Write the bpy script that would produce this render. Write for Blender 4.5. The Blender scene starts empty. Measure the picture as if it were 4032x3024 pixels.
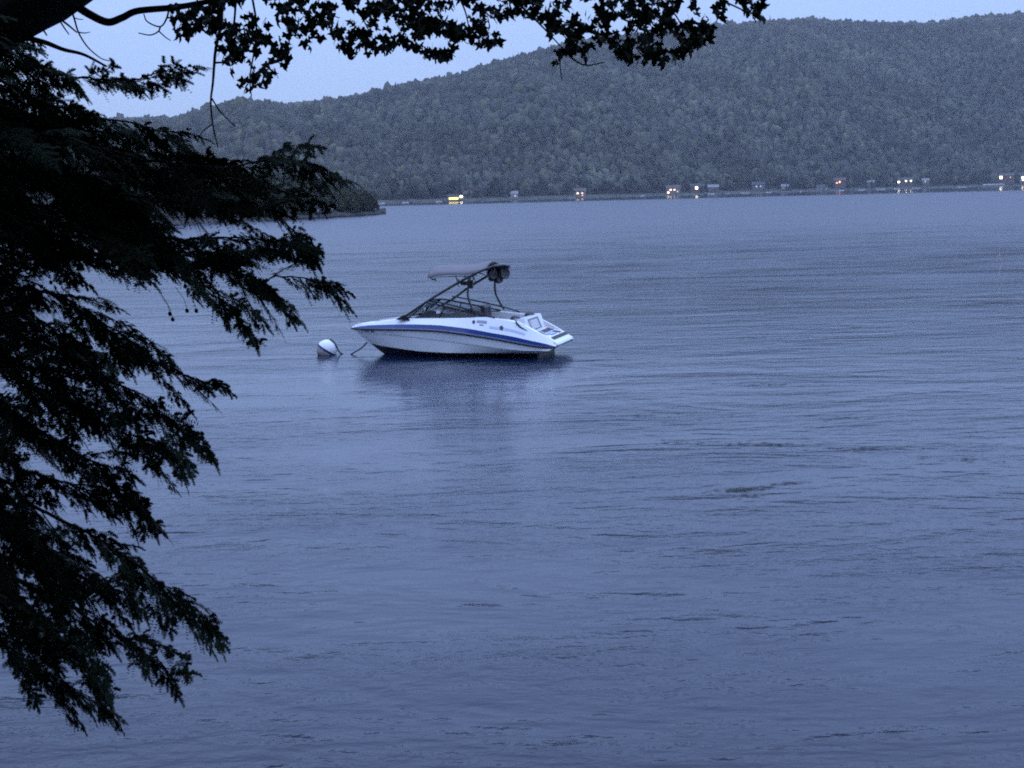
import bpy, math, random
import numpy as np
from mathutils import Vector, Matrix

# ---------------------------------------------------------------- camera
scene = bpy.context.scene
FPX, W0, H0 = 6000.0, 4032.0, 3024.0          # focal length in photograph pixels
CAM_H = 4.3
PITCH = math.atan((1512 - 770) / FPX)
ROLL = math.radians(1.45)
fwd = np.array([0, math.cos(PITCH), -math.sin(PITCH)])
r0 = np.array([1.0, 0, 0]); u0 = np.cross(r0, fwd)
rgt = math.cos(ROLL) * r0 - math.sin(ROLL) * u0
upv = math.sin(ROLL) * r0 + math.cos(ROLL) * u0
CAM = np.array([0, 0, CAM_H])
cam_data = bpy.data.cameras.new('camera')
cam = bpy.data.objects.new('camera', cam_data)
scene.collection.objects.link(cam); scene.camera = cam
cam_data.sensor_fit = 'HORIZONTAL'; cam_data.sensor_width = 36.0
cam_data.lens = 36.0 * FPX / W0
cam_data.clip_start = 0.1; cam_data.clip_end = 12000
cam.matrix_world = Matrix(((rgt[0], upv[0], -fwd[0], 0), (rgt[1], upv[1], -fwd[1], 0),
                           (rgt[2], upv[2], -fwd[2], CAM_H), (0, 0, 0, 1)))

# ---------------------------------------------------------------- sky, sun, exposure
SUN_EL, SUN_AZ = 8.0, 180.0
world = bpy.data.worlds.new('World'); scene.world = world; world.use_nodes = True
wn = world.node_tree; wn.nodes.clear()
sky = wn.nodes.new('ShaderNodeTexSky'); sky.sky_type = 'NISHITA'; sky.sun_disc = False
sky.sun_elevation = math.radians(SUN_EL); sky.sun_rotation = math.radians(SUN_AZ)
sky.air_density = 1.0; sky.dust_density = 0.4; sky.ozone_density = 3.5
bg1 = wn.nodes.new('ShaderNodeBackground'); bg1.inputs[1].default_value = 0.015
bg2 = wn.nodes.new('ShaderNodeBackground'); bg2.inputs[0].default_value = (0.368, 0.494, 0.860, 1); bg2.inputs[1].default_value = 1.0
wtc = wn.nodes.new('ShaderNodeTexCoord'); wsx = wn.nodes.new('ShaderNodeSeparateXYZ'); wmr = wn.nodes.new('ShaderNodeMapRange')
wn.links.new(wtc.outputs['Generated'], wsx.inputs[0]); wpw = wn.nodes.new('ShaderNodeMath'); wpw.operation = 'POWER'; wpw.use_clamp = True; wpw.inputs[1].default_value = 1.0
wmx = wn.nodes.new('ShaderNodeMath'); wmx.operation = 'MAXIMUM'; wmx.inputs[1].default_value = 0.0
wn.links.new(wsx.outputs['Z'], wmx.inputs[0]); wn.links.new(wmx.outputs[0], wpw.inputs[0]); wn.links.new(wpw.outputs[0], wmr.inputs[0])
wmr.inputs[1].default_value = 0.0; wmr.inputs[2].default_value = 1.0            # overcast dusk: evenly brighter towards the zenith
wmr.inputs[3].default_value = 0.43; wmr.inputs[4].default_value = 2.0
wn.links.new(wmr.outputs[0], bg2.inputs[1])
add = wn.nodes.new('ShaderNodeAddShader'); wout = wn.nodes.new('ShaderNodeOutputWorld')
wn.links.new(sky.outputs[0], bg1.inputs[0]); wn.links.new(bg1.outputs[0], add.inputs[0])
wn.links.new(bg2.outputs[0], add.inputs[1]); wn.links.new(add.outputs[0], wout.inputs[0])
sun_data = bpy.data.lights.new('sun', 'SUN'); sun_data.energy = 0.06; sun_data.angle = math.radians(25)
sun_data.color = (1.0, 0.93, 0.85)
sun = bpy.data.objects.new('sun', sun_data); scene.collection.objects.link(sun)
sun.rotation_euler = (math.radians(90 - SUN_EL), 0, 0)     # light travels towards +Y, from behind the camera
sun.location = (0, -20, 30)
scene.view_settings.view_transform = 'Standard'; scene.view_settings.look = 'None'
scene.view_settings.exposure = 0.82; scene.view_settings.gamma = 1.0
scene.render.engine = 'CYCLES'
scene.cycles.max_bounces = 6; scene.cycles.volume_bounces = 1; scene.cycles.transparent_max_bounces = 8
scene.cycles.use_denoising = False          # fine residual grain, as in the dusk photograph
scene.cycles.sampling_pattern = 'BLUE_NOISE'; scene.cycles.filter_width = 1.9; scene.cycles.diffuse_bounces = 3

# ---------------------------------------------------------------- helpers
def ray(px, py): return fwd + rgt * (px - 2016) / FPX - upv * (py - 1512) / FPX
def at(px, py, d):                      # point seen at a pixel, d metres along the view axis
    return CAM + ray(px, py) * d
def on_plane(px, py, z=0.0):
    d = ray(px, py); return CAM + d * ((z - CAM_H) / d[2])
def on_water(px, dist):                 # water point below a column, at ground distance dist
    y = 770 + (2016 - px) * math.tan(ROLL); d = ray(px, y); d = d / math.hypot(d[0], d[1])
    return np.array([d[0] * dist, d[1] * dist, 0.0])
def horizon(px): return 770 + (2016 - px) * math.tan(ROLL)

def link(o): scene.collection.objects.link(o); return o
def tag(o, label=None, cat=None, group=None, kind=None):
    if label: o['label'] = label
    if cat: o['category'] = cat
    if group: o['group'] = group
    if kind: o['kind'] = kind
    return o
def empty(name, loc=(0, 0, 0), rz=0.0):
    o = bpy.data.objects.new(name, None); link(o); o.location = loc; o.rotation_euler = (0, 0, rz)
    o.empty_display_size = 0.2
    return o

class MB:
    def __init__(s): s.v = []; s.f = []
    def add(s, vs, fs):
        b = len(s.v); s.v += [tuple(map(float, p)) for p in vs]; s.f += [tuple(b + i for i in f) for f in fs]; return s
    def box(s, c, size, R=None):
        h = np.array(size) / 2; vs = []
        for k in range(8):
            p = np.array([h[0] * (1 if k & 1 else -1), h[1] * (1 if k & 2 else -1), h[2] * (1 if k & 4 else -1)])
            if R is not None: p = np.array(R) @ p
            vs.append(np.array(c) + p)
        return s.add(vs, [(0, 2, 3, 1), (4, 5, 7, 6), (0, 1, 5, 4), (2, 6, 7, 3), (0, 4, 6, 2), (1, 3, 7, 5)])
    def tube(s, pts, rad, n=8, cap=True):
        pts = [np.array(p, float) for p in pts]
        if np.isscalar(rad): rad = [rad] * len(pts)
        T = []
        for i in range(len(pts)):
            a = pts[max(i - 1, 0)]; b = pts[min(i + 1, len(pts) - 1)]; t = b - a; T.append(t / (np.linalg.norm(t) + 1e-12))
        ref = np.array([0, 0, 1.0]) if abs(T[0][2]) < 0.9 else np.array([1.0, 0, 0])
        vs = []; fs = []
        for i, p in enumerate(pts):
            ref = ref - T[i] * (ref @ T[i]); ref /= np.linalg.norm(ref) + 1e-12
            b = np.cross(T[i], ref)
            for k in range(n):
                a = 2 * math.pi * k / n; vs.append(p + rad[i] * (math.cos(a) * ref + math.sin(a) * b))
        for i in range(len(pts) - 1):
            for k in range(n):
                k2 = (k + 1) % n; fs.append((i * n + k, i * n + k2, (i + 1) * n + k2, (i + 1) * n + k))
        if cap:
            fs.append(tuple(range(n - 1, -1, -1))); m = (len(pts) - 1) * n; fs.append(tuple(m + k for k in range(n)))
        return s.add(vs, fs)
    def strip(s, A, B, flip=False):
        n = len(A); fs = []
        for i in range(n - 1):
            q = (i, i + 1, n + i + 1, n + i); fs.append(q[::-1] if flip else q)
        return s.add(list(A) + list(B), fs)
    def prism(s, poly, lo, hi):          # poly in x,z extruded along y
        n = len(poly)
        vs = [(x, lo, z) for x, z in poly] + [(x, hi, z) for x, z in poly]
        fs = [tuple(range(n)), tuple(range(2 * n - 1, n - 1, -1))] + [(i, n + i, n + (i + 1) % n, (i + 1) % n) for i in range(n)]
        return s.add(vs, fs)
    def lathe(s, prof, c, axis=(0, 0, 1), n=20):
        ax = np.array(axis, float); ax /= np.linalg.norm(ax)
        ref = np.array([1.0, 0, 0]) if abs(ax[0]) < 0.9 else np.array([0, 1.0, 0])
        e1 = ref - ax * (ref @ ax); e1 /= np.linalg.norm(e1); e2 = np.cross(ax, e1); c = np.array(c, float)
        vs = []; fs = []
        for r, h in prof:
            for k in range(n):
                a = 2 * math.pi * k / n; vs.append(c + ax * h + r * (math.cos(a) * e1 + math.sin(a) * e2))
        for i in range(len(prof) - 1):
            for k in range(n):
                k2 = (k + 1) % n; fs.append((i * n + k, i * n + k2, (i + 1) * n + k2, (i + 1) * n + k))
        return s.add(vs, fs)
    def mesh(s, name, mat, smooth=False):
        me = bpy.data.meshes.new(name); me.from_pydata(s.v, [], s.f); me.validate(); me.update()
        if mat: me.materials.append(mat)
        if smooth: me.polygons.foreach_set('use_smooth', [True] * len(me.polygons))
        return me
    def build(s, name, mat, parent=None, smooth=False):
        o = bpy.data.objects.new(name, s.mesh(name, mat, smooth)); link(o)
        if parent is not None: o.parent = parent
        return o

def np_mesh(name, V, Fc, mat, smooth=False, col=None):
    me = bpy.data.meshes.new(name)
    V = np.ascontiguousarray(V, np.float32); Fc = np.ascontiguousarray(Fc, np.int32); k = Fc.shape[1]
    me.vertices.add(len(V)); me.vertices.foreach_set('co', V.ravel())
    me.loops.add(Fc.size); me.loops.foreach_set('vertex_index', Fc.ravel())
    me.polygons.add(len(Fc)); me.polygons.foreach_set('loop_start', np.arange(0, Fc.size, k, dtype=np.int32))
    me.update(calc_edges=True)
    if smooth: me.polygons.foreach_set('use_smooth', np.ones(len(Fc), bool))
    if col is not None:
        a = me.color_attributes.new('tint', 'FLOAT_COLOR', 'POINT')
        a.data.foreach_set('color', np.ascontiguousarray(np.c_[col, np.ones(len(col))], np.float32).ravel())
    if mat: me.materials.append(mat)
    return me

def spline(pts, n):
    """Catmull-Rom through pts, n samples"""
    P = np.array(pts, float); P = np.vstack([2 * P[0] - P[1], P, 2 * P[-1] - P[-2]])
    m = len(P) - 3; out = []
    for t in np.linspace(0, m - 1e-9, n):
        i = int(t); f = t - i; a, b, c, d = P[i:i + 4]
        out.append(0.5 * (2 * b + (c - a) * f + (2 * a - 5 * b + 4 * c - d) * f * f + (3 * b - a - 3 * c + d) * f ** 3))
    return np.array(out)

# ---------------------------------------------------------------- materials
def mat(name, col, rough=0.6, var=0.0, scale=4.0, metal=0.0, spec=0.5, bump=0.0, attr=None, emit=None, coat=0.0):
    m = bpy.data.materials.new(name); m.use_nodes = True; nt = m.node_tree; b = nt.nodes['Principled BSDF']
    b.inputs['Base Color'].default_value = (*col, 1); b.inputs['Roughness'].default_value = rough
    b.inputs['Metallic'].default_value = metal; b.inputs['Specular IOR Level'].default_value = spec
    b.inputs['Coat Weight'].default_value = coat
    if emit: b.inputs['Emission Color'].default_value = (*emit[0], 1); b.inputs['Emission Strength'].default_value = emit[1]
    src = None
    if attr:
        a = nt.nodes.new('ShaderNodeAttribute'); a.attribute_name = attr; src = a.outputs['Color']
        nt.links.new(src, b.inputs['Base Color'])
    if var or bump:
        tc = nt.nodes.new('ShaderNodeTexCoord'); nz = nt.nodes.new('ShaderNodeTexNoise')
        nz.inputs['Scale'].default_value = scale; nz.inputs['Detail'].default_value = 5
        nt.links.new(tc.outputs['Object'], nz.inputs['Vector'])
        if var:
            mr = nt.nodes.new('ShaderNodeMapRange'); mr.inputs[1].default_value = 0.3; mr.inputs[2].default_value = 0.7
            mr.inputs[3].default_value = 1 - var; mr.inputs[4].default_value = 1 + var
            nt.links.new(nz.outputs['Fac'], mr.inputs[0])
            vm = nt.nodes.new('ShaderNodeVectorMath'); vm.operation = 'SCALE'
            if src: nt.links.new(src, vm.inputs[0])
            else: vm.inputs[0].default_value = col
            nt.links.new(mr.outputs[0], vm.inputs['Scale']); nt.links.new(vm.outputs[0], b.inputs['Base Color'])
        if bump:
            bp = nt.nodes.new('ShaderNodeBump'); bp.inputs['Strength'].default_value = 0.6; bp.inputs['Distance'].default_value = bump
            nt.links.new(nz.outputs['Fac'], bp.inputs['Height']); nt.links.new(bp.outputs[0], b.inputs['Normal'])
    return m
def glass(name, tint, fac=0.8):
    m = bpy.data.materials.new(name); m.use_nodes = True; nt = m.node_tree; nt.nodes.clear()
    t = nt.nodes.new('ShaderNodeBsdfTransparent'); t.inputs[0].default_value = (*tint, 1)
    g = nt.nodes.new('ShaderNodeBsdfGlossy'); g.inputs['Roughness'].default_value = 0.03
    fr = nt.nodes.new('ShaderNodeFresnel'); fr.inputs[0].default_value = 1.45
    mx = nt.nodes.new('ShaderNodeMixShader'); o = nt.nodes.new('ShaderNodeOutputMaterial')
    nt.links.new(fr.outputs[0], mx.inputs[0]); nt.links.new(t.outputs[0], mx.inputs[1]); nt.links.new(g.outputs[0], mx.inputs[2])
    nt.links.new(mx.outputs[0], o.inputs[0]); return m

M = {}
M['gel_white'] = mat('gelcoat_white', (0.87, 0.88, 0.88), 0.25, var=0.03, scale=2.0, coat=0.3)
M['gel_blue'] = mat('gelcoat_blue', (0.018, 0.05, 0.21), 0.22, var=0.08, scale=3.0, coat=0.4)
M['bottom'] = mat('antifouling_paint', (0.008, 0.012, 0.03), 0.5, var=0.2, scale=5.0)
M['black_rubber'] = mat('black_rubber', (0.012, 0.012, 0.014), 0.55, var=0.15, scale=20)
M['black_metal'] = mat('black_tube', (0.010, 0.010, 0.013), 0.35, var=0.1, scale=20)
M['dark_vinyl'] = mat('dark_vinyl', (0.025, 0.026, 0.03), 0.5, var=0.15, scale=12)
M['grey_vinyl'] = mat('grey_vinyl', (0.20, 0.20, 0.22), 0.55, var=0.08, scale=9, bump=0.002)
M['white_vinyl'] = mat('white_vinyl', (0.62, 0.62, 0.63), 0.45, var=0.05, scale=9, bump=0.002)
M['canvas'] = mat('grey_canvas', (0.165, 0.148, 0.158), 0.85, var=0.10, scale=5, bump=0.01)
M['chrome'] = mat('steel', (0.6, 0.6, 0.62), 0.2, metal=1.0)
M['decal_grey'] = mat('decal_grey', (0.30, 0.31, 0.40), 0.4, var=0.2, scale=30)
M['decal_blue'] = mat('mat_blue', (0.13, 0.20, 0.52), 0.6, var=0.3, scale=14)
M['decal_pale'] = mat('decal_pale', (0.55, 0.60, 0.80), 0.6)
M['decal_dark'] = mat('decal_dark', (0.03, 0.035, 0.05), 0.5)
M['speaker_grey'] = mat('speaker_grey', (0.05, 0.052, 0.056), 0.45, var=0.3, scale=15)
M['buoy_white'] = mat('buoy_white', (0.78, 0.79, 0.80), 0.45, var=0.06, scale=9)
M['buoy_stain'] = mat('buoy_stained', (0.30, 0.27, 0.25), 0.6, var=0.45, scale=11)
M['buoy_blue'] = mat('buoy_blue', (0.018, 0.03, 0.12), 0.5, var=0.15, scale=10)
M['buoy_slime'] = mat('buoy_slime', (0.03, 0.03, 0.028), 0.6, var=0.4, scale=14)
M['rope'] = mat('rope_dark_blue', (0.012, 0.022, 0.055), 0.8, var=0.3, scale=60, bump=0.004)
M['glass'] = glass('windshield_glass', (0.72, 0.80, 0.82))
M['bark'] = mat('maple_bark', (0.022, 0.019, 0.016), 0.9, var=0.4, scale=9, bump=0.02)
M['bark2'] = mat('hemlock_bark', (0.020, 0.016, 0.013), 0.9, var=0.4, scale=12, bump=0.02)
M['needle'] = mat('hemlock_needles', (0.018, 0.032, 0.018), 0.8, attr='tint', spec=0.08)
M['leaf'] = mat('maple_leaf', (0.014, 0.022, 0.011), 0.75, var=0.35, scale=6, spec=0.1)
M['cone'] = mat('hemlock_cone', (0.03, 0.02, 0.014), 0.85, var=0.3, scale=60)
M['forest'] = mat('forest_crowns', (0.05, 0.08, 0.04), 0.9, attr='tint', spec=0.1)
M['crown'] = mat('tree_crown', (0.035, 0.048, 0.026), 0.9, attr='tint', spec=0.15)
M['trunk'] = mat('tree_trunk', (0.07, 0.06, 0.05), 0.9, var=0.3, scale=3)
M['hill'] = mat('hill_soil', (0.022, 0.024, 0.016), 0.95, var=0.4, scale=0.02)
M['rock'] = mat('shore_rock', (0.036, 0.034, 0.032), 0.9, var=0.5, scale=0.6, bump=0.15)
M['lawn'] = mat('shore_ground', (0.035, 0.038, 0.026), 0.95, var=0.6, scale=0.05)
M['bankm'] = mat('bank_soil', (0.05, 0.045, 0.03), 0.95, var=0.5, scale=1.2, bump=0.06)
M['weed'] = mat('water_weed', (0.014, 0.022, 0.014), 0.6, var=0.4, scale=8)

# ---------------------------------------------------------------- water
def water_material():
    m = bpy.data.materials.new('lake_water'); m.use_nodes = True; nt = m.node_tree; N = nt.nodes; L = nt.links
    b = N['Principled BSDF']
    b.inputs['Base Color'].default_value = (0.003, 0.010, 0.032, 1); b.inputs['IOR'].default_value = 1.333
    tc = N.new('ShaderNodeTexCoord')
    def noise(sx, sy, detail, rough=0.55, dist=0.0):
        mp = N.new('ShaderNodeMapping'); mp.inputs['Scale'].default_value = (sx, sy, 1); L.new(tc.outputs['Object'], mp.inputs[0])
        nz = N.new('ShaderNodeTexNoise'); nz.inputs['Scale'].default_value = 1.0; nz.inputs['Detail'].default_value = detail
        nz.inputs['Roughness'].default_value = rough; nz.inputs['Distortion'].default_value = dist
        L.new(mp.outputs[0], nz.inputs['Vector']); return nz.outputs['Fac']
    def math_(op, a, c, clamp=False):
        n = N.new('ShaderNodeMath'); n.operation = op; n.use_clamp = clamp
        for i, x in enumerate((a, c)):
            if isinstance(x, (int, float)): n.inputs[i].default_value = x
            else: L.new(x, n.inputs[i])
        return n.outputs[0]
    def rng(x, a, c, lo, hi):
        n = N.new('ShaderNodeMapRange'); L.new(x, n.inputs[0])
        for i, v in enumerate((a, c, lo, hi)): n.inputs[i + 1].default_value = v
        return n.outputs[0]
    ln = N.new('ShaderNodeVectorMath'); ln.operation = 'LENGTH'; L.new(tc.outputs['Object'], ln.inputs[0])
    dist = ln.outputs['Value']
    # wind: sheltered calm belt under the far shore, gust patches elsewhere
    calm = rng(dist, 820, 960, 0, 1)
    patch = noise(0.05, 0.16, 3, 0.6, 0.6)
    swell = noise(0.36, 0.80, 3, 0.55, 0.3)
    chop = noise(1.5, 2.7, 4, 0.62, 0.3)
    rip = noise(6.0, 8.5, 3, 0.6, 0.2)
    mot = noise(0.16, 0.34, 4, 0.65, 0.5)
    h = math_('ADD', math_('ADD', math_('MULTIPLY', swell, WAVE[0]), math_('MULTIPLY', chop, WAVE[1])), math_('MULTIPLY', rip, WAVE[2]))
    gust = math_('MULTIPLY', rng(patch, 0.3, 0.7, 0.6, 1.35), rng(mot, 0.32, 0.68, 0.35, 1.5))
    h = math_('MULTIPLY', h, math_('MULTIPLY', math_('MULTIPLY', gust, rng(dist, 11, 36, 2.9, 1.0)), math_('SUBTRACT', 1.0, math_('MULTIPLY', calm, 0.9))))
    bp = N.new('ShaderNodeBump'); bp.inputs['Strength'].default_value = 1.0; bp.inputs['Distance'].default_value = 1.0
    L.new(h, bp.inputs['Height']); L.new(bp.outputs[0], b.inputs['Normal'])
    ro = math_('ADD', rng(patch, 0.3, 0.7, WAVE[3], WAVE[4]), rng(mot, 0.3, 0.7, -0.03, 0.05))
    far = rng(dist, 50, 260, 0.0, WAVE[5])
    ro = math_('ADD', ro, far)
    ro = math_('MULTIPLY', ro, math_('SUBTRACT', 1.0, math_('MULTIPLY', calm, 0.74)))
    L.new(ro, b.inputs['Roughness'])
    return m
WAVE = (0.021, 0.011, 0.0035, 0.09, 0.16, 0.18)
M['water'] = water_material()
S = 6000.0
o = MB().add([(-S, -S, 0), (S, -S, 0), (S, S, 0), (-S, S, 0)], [(0, 1, 2, 3)]).build('water', M['water']); tag(o, kind='structure')

# ---------------------------------------------------------------- far hills
rng_ = np.random.default_rng(7)
RIDGE = np.array([(-900, 520), (0, 500), (529, 472), (729, 467), (802, 443), (984, 405), (1167, 405), (1313, 392), (1458, 365), (1586, 334),
                  (1750, 303), (1859, 283), (1932, 255), (2151, 200), (2315, 160), (2735, 118), (3008, 91), (3172, 84), (3281, 91),
                  (3464, 98), (3646, 100), (3828, 77), (4032, 64), (4600, 30), (5200, 60)], float)
def shore_d(px): return np.clip(1290 + (np.asarray(px, float) - 1510) / 2522 * 660, 1000, 2400)
def ridge_d(px): return shore_d(px) + np.interp(px, [0, 1500, 4032], [1500, 1050, 950])
def hill_z(px, t):
    px = np.asarray(px, float); t = np.asarray(t, float)
    el = (770 + (2016 - px) * math.tan(ROLL) - np.interp(px, RIDGE[:, 0], RIDGE[:, 1])) / FPX
    zr = CAM_H + ridge_d(px) * np.sqrt(1 + ((px - 2016) / FPX) ** 2) * 0 + ridge_d(px) * el - np.interp(px, [0, 700, 1600, 4032], [17, 18, 23, 18])
    k = np.clip((t - 0.045) / 0.955, 0, 1)
    g = 1 - (1 - k) ** 1.45
    z = np.minimum(1.1 + 60 * t, 3.8) + (zr - 3.8) * g
    z += np.sin(np.pi * np.clip(k, 0, 1)) * np.clip(1 - k / 0.8, 0, 1) * 1.6 * (18 * np.sin(px * 0.0061 + t * 3.0) + 12 * np.sin(px * 0.017 + 1.3 + t * 5) + 4 * np.sin(px * 0.041 + t * 9))
    z = np.where(t > 1, z - (t - 1) ** 1.0 * 160, z)
    return z
def hill_pt(px, t):
    px = np.asarray(px, float); d = shore_d(px) + t * (ridge_d(px) - shore_d(px))
    X = (px - 2016) / FPX; n = np.sqrt(1 + X * X)          # horizon direction (roll and pitch are small)
    return np.stack([d * X, d * np.ones_like(X), hill_z(px, t)], -1)
PX = np.linspace(-900, 5000, 190); TT = np.r_[-0.012, -0.004, 0, 0.004, np.linspace(0.01, 0.1, 12), np.linspace(0.12, 1.0, 60), np.linspace(1.03, 1.5, 10)]
G = np.stack([hill_pt(PX, np.full_like(PX, t)) for t in TT])
G[0, :, 2] = -1.5; G[1, :, 2] = -0.3
nt_, npx = len(TT), len(PX)
I = np.arange(nt_ * npx).reshape(nt_, npx)
Q = np.stack([I[:-1, :-1], I[:-1, 1:], I[1:, 1:], I[1:, :-1]], -1).reshape(-1, 4)
o = link(bpy.data.objects.new('hills', np_mesh('hills', G.reshape(-1, 3), Q, M['hill'], True))); tag(o, kind='structure')
o.data.materials.append(M['lawn'])
mi = np.zeros((nt_ - 1, npx - 1), np.int32); mi[:16] = 1
o.data.polygons.foreach_set('material_index', mi.ravel())

# a lumpy crown: icosphere with uneven vertices
def ico(sub):
    import bmesh
    bm = bmesh.new(); bmesh.ops.create_icosphere(bm, subdivisions=sub, radius=1.0)
    bm.verts.ensure_lookup_table(); V = np.array([v.co[:] for v in bm.verts]); Fc = np.array([[v.index for v in f.verts] for f in bm.faces]); bm.free()
    return V, Fc
IV, IF = ico(2)
def lumpy(n_var, amp, seed):
    g = np.random.default_rng(seed); out = []
    for _ in range(n_var):
        r = 1 + amp * g.standard_normal(len(IV)).clip(-1.8, 1.8); out.append(IV * r[:, None])
    return np.array(out)
LUMP = lumpy(24, 0.22, 3)
IFU = IF[IV[IF][:, :, 2].max(1) > -0.35]                 # the buried underside is left off in the far woods
NT = 25000
tpx = rng_.uniform(-150, 4250, NT * 2)
tt = rng_.uniform(0.05, 1.01, NT * 2)
keep = rng_.uniform(0, 1, NT * 2) < (shore_d(tpx) + tt * 1000) / 3000
tpx, tt = tpx[keep][:NT], tt[keep][:NT]
extra = 900                                            # a denser edge along the ridge and along the shore woods
tpx = np.r_[tpx, rng_.uniform(-250, 4350, extra), rng_.uniform(1300, 4350, 700)]
tt = np.r_[tt, rng_.uniform(0.97, 1.0, extra), rng_.uniform(0.035, 0.075, 700)]
P = hill_pt(tpx, tt); n = len(P)
rad = rng_.uniform(2.5, 5.2, n) * np.where(rng_.uniform(0, 1, n) < 0.07, 1.5, 1.0); asp = rng_.uniform(1.0, 1.8, n)
con = rng_.uniform(0, 1, n) < 0.09; asp[con] = rng_.uniform(2.0, 2.8, con.sum()); rad[con] *= 0.75
hgt = rng_.uniform(3.5, 9.5, n)
var = rng_.integers(0, len(LUMP), n); ang = rng_.uniform(0, 2 * np.pi, n)
L_ = LUMP[var]
ca, sa = np.cos(ang)[:, None], np.sin(ang)[:, None]
vx = (L_[:, :, 0] * ca - L_[:, :, 1] * sa) * rad[:, None]; vy = (L_[:, :, 0] * sa + L_[:, :, 1] * ca) * rad[:, None]
vz = L_[:, :, 2] * (rad * asp)[:, None]
tap = np.where(con[:, None], np.clip(1.15 - 0.55 * (L_[:, :, 2] + 1) , 0.08, 1.2), 1.0)
V = np.stack([vx * tap + P[:, 0:1], vy * tap + P[:, 1:2], vz + (P[:, 2] + hgt)[:, None]], -1)
pal = np.array([(0.048, 0.050, 0.036), (0.058, 0.060, 0.041), (0.038, 0.041, 0.032), (0.072, 0.075, 0.049), (0.050, 0.050, 0.043)])
c = pal[rng_.integers(0, 5, n)] * 1.0 * rng_.uniform(0.7, 1.25, (n, 1)); c[con] = (0.022, 0.034, 0.024)
stand = np.sin(P[:, 0] * .011 + 2 * np.sin(P[:, 1] * .006)) * np.sin(P[:, 1] * .013 + P[:, 0] * .004) + .6 * np.sin(P[:, 0] * .031 + P[:, 1] * .023)
c *= (1 + .28 * stand)[:, None]
bright = rng_.uniform(0, 1, n) < 0.03; c[bright] = (0.082, 0.088, 0.05)
C_ = np.repeat(c, len(IV), 0) * rng_.uniform(0.8, 1.2, (n * len(IV), 1))
Fc = (IFU[None] + (np.arange(n) * len(IV))[:, None, None]).reshape(-1, 3)
o = link(bpy.data.objects.new('forest', np_mesh('forest', V.reshape(-1, 3), Fc, M['forest'], True, C_)))
tag(o, 'dense dark woods covering the whole far hillside', 'forest', kind='stuff')

# ---------------------------------------------------------------- leafy tree crowns (shared meshes)
def crown_mesh(name, seed, kind, nleaf, leaf, base, hi):
    g = np.random.default_rng(seed)
    if kind == 'round':
        cl = g.normal(0, 1, (16, 3)); cl /= np.linalg.norm(cl, axis=1)[:, None]; cl *= g.uniform(0.35, 0.72, (16, 1)); cl[:, 2] *= 0.95
        ci = g.integers(0, 16, nleaf); d = g.normal(0, 1, (nleaf, 3)); d /= np.linalg.norm(d, axis=1)[:, None]
        p = cl[ci] + d * (g.uniform(0, 1, (nleaf, 1)) ** 0.5) * 0.36
        p = p * np.array([0.5, 0.5, 0.5]); p[:, 2] += 0.5
    else:
        z = g.uniform(0, 1, nleaf) ** 1.25; tier = np.floor(z * 11) / 11
        a = g.uniform(0, 2 * np.pi, nleaf); rr = (1 - z) * 0.5 * g.uniform(0.15, 1, nleaf) ** 0.5 * (0.75 + 0.35 * np.sin(a * 3 + tier * 9))
        p = np.stack([rr * np.cos(a), rr * np.sin(a), z - rr * 0.25], -1)
    e1 = g.normal(0, 1, (nleaf, 3)); e1 /= np.linalg.norm(e1, axis=1)[:, None]
    e2 = np.cross(e1, g.normal(0, 1, (nleaf, 3))); e2 /= np.linalg.norm(e2, axis=1)[:, None]
    s = leaf * g.uniform(0.6, 1.4, (nleaf, 1))
    V = np.stack([p - e1 * s, p + e2 * s * 0.7, p + e1 * s, p - e2 * s * 0.7], 1).reshape(-1, 3)
    F4 = np.arange(nleaf * 4).reshape(-1, 4)
    cc = np.array(base) * g.uniform(0.6, 1.5, (nleaf, 1)); cc[g.uniform(0, 1, nleaf) < 0.1] = hi
    return np_mesh(name, V, F4, M['crown'], False, np.repeat(cc, 4, 0))
CROWN = {'round': [crown_mesh('crown', 50 + i, 'round', 900, 0.045, b, h) for i, (b, h) in enumerate([((.036, .046, .026), (.07, .08, .04)), ((.030, .040, .024), (.05, .06, .03)), ((.046, .055, .030), (.085, .09, .045)), ((.034, .040, .028), (.06, .06, .04))])],
         'cone': [crown_mesh('crown', 70 + i, 'cone', 900, 0.04, b, b) for i, b in enumerate([(.020, .030, .020), (.016, .026, .018)])]}
tm = MB().tube([(0, 0, -0.05), (0.01, 0, 0.3), (-0.01, 0.01, 0.62), (0.0, 0, 0.9)], [0.024, 0.019, 0.013, 0.004], 7)
for a in range(5):
    q = a * 1.3; tm.tube([(0, 0, 0.33 + a * 0.09), (0.13 * math.cos(q), 0.13 * math.sin(q), 0.48 + a * 0.09), (0.22 * math.cos(q), 0.22 * math.sin(q), 0.56 + a * 0.09)], [0.010, 0.007, 0.003], 5)
TRUNK = tm.mesh('trunk', M['trunk'], True)
def tree(name, loc, h, w, kind, i, label, cat, group, low=0.22):
    r = empty(name, loc, i * 1.7); tag(r, label, cat, group)
    t = bpy.data.objects.new('trunk', TRUNK); link(t); t.parent = r; t.scale = (h, h, h)
    c = bpy.data.objects.new('crown', CROWN[kind][i % len(CROWN[kind])]); link(c); c.parent = r
    c.location = (0, 0, h * low); c.scale = (w, w, h * (1 - low))
    return r

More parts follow.
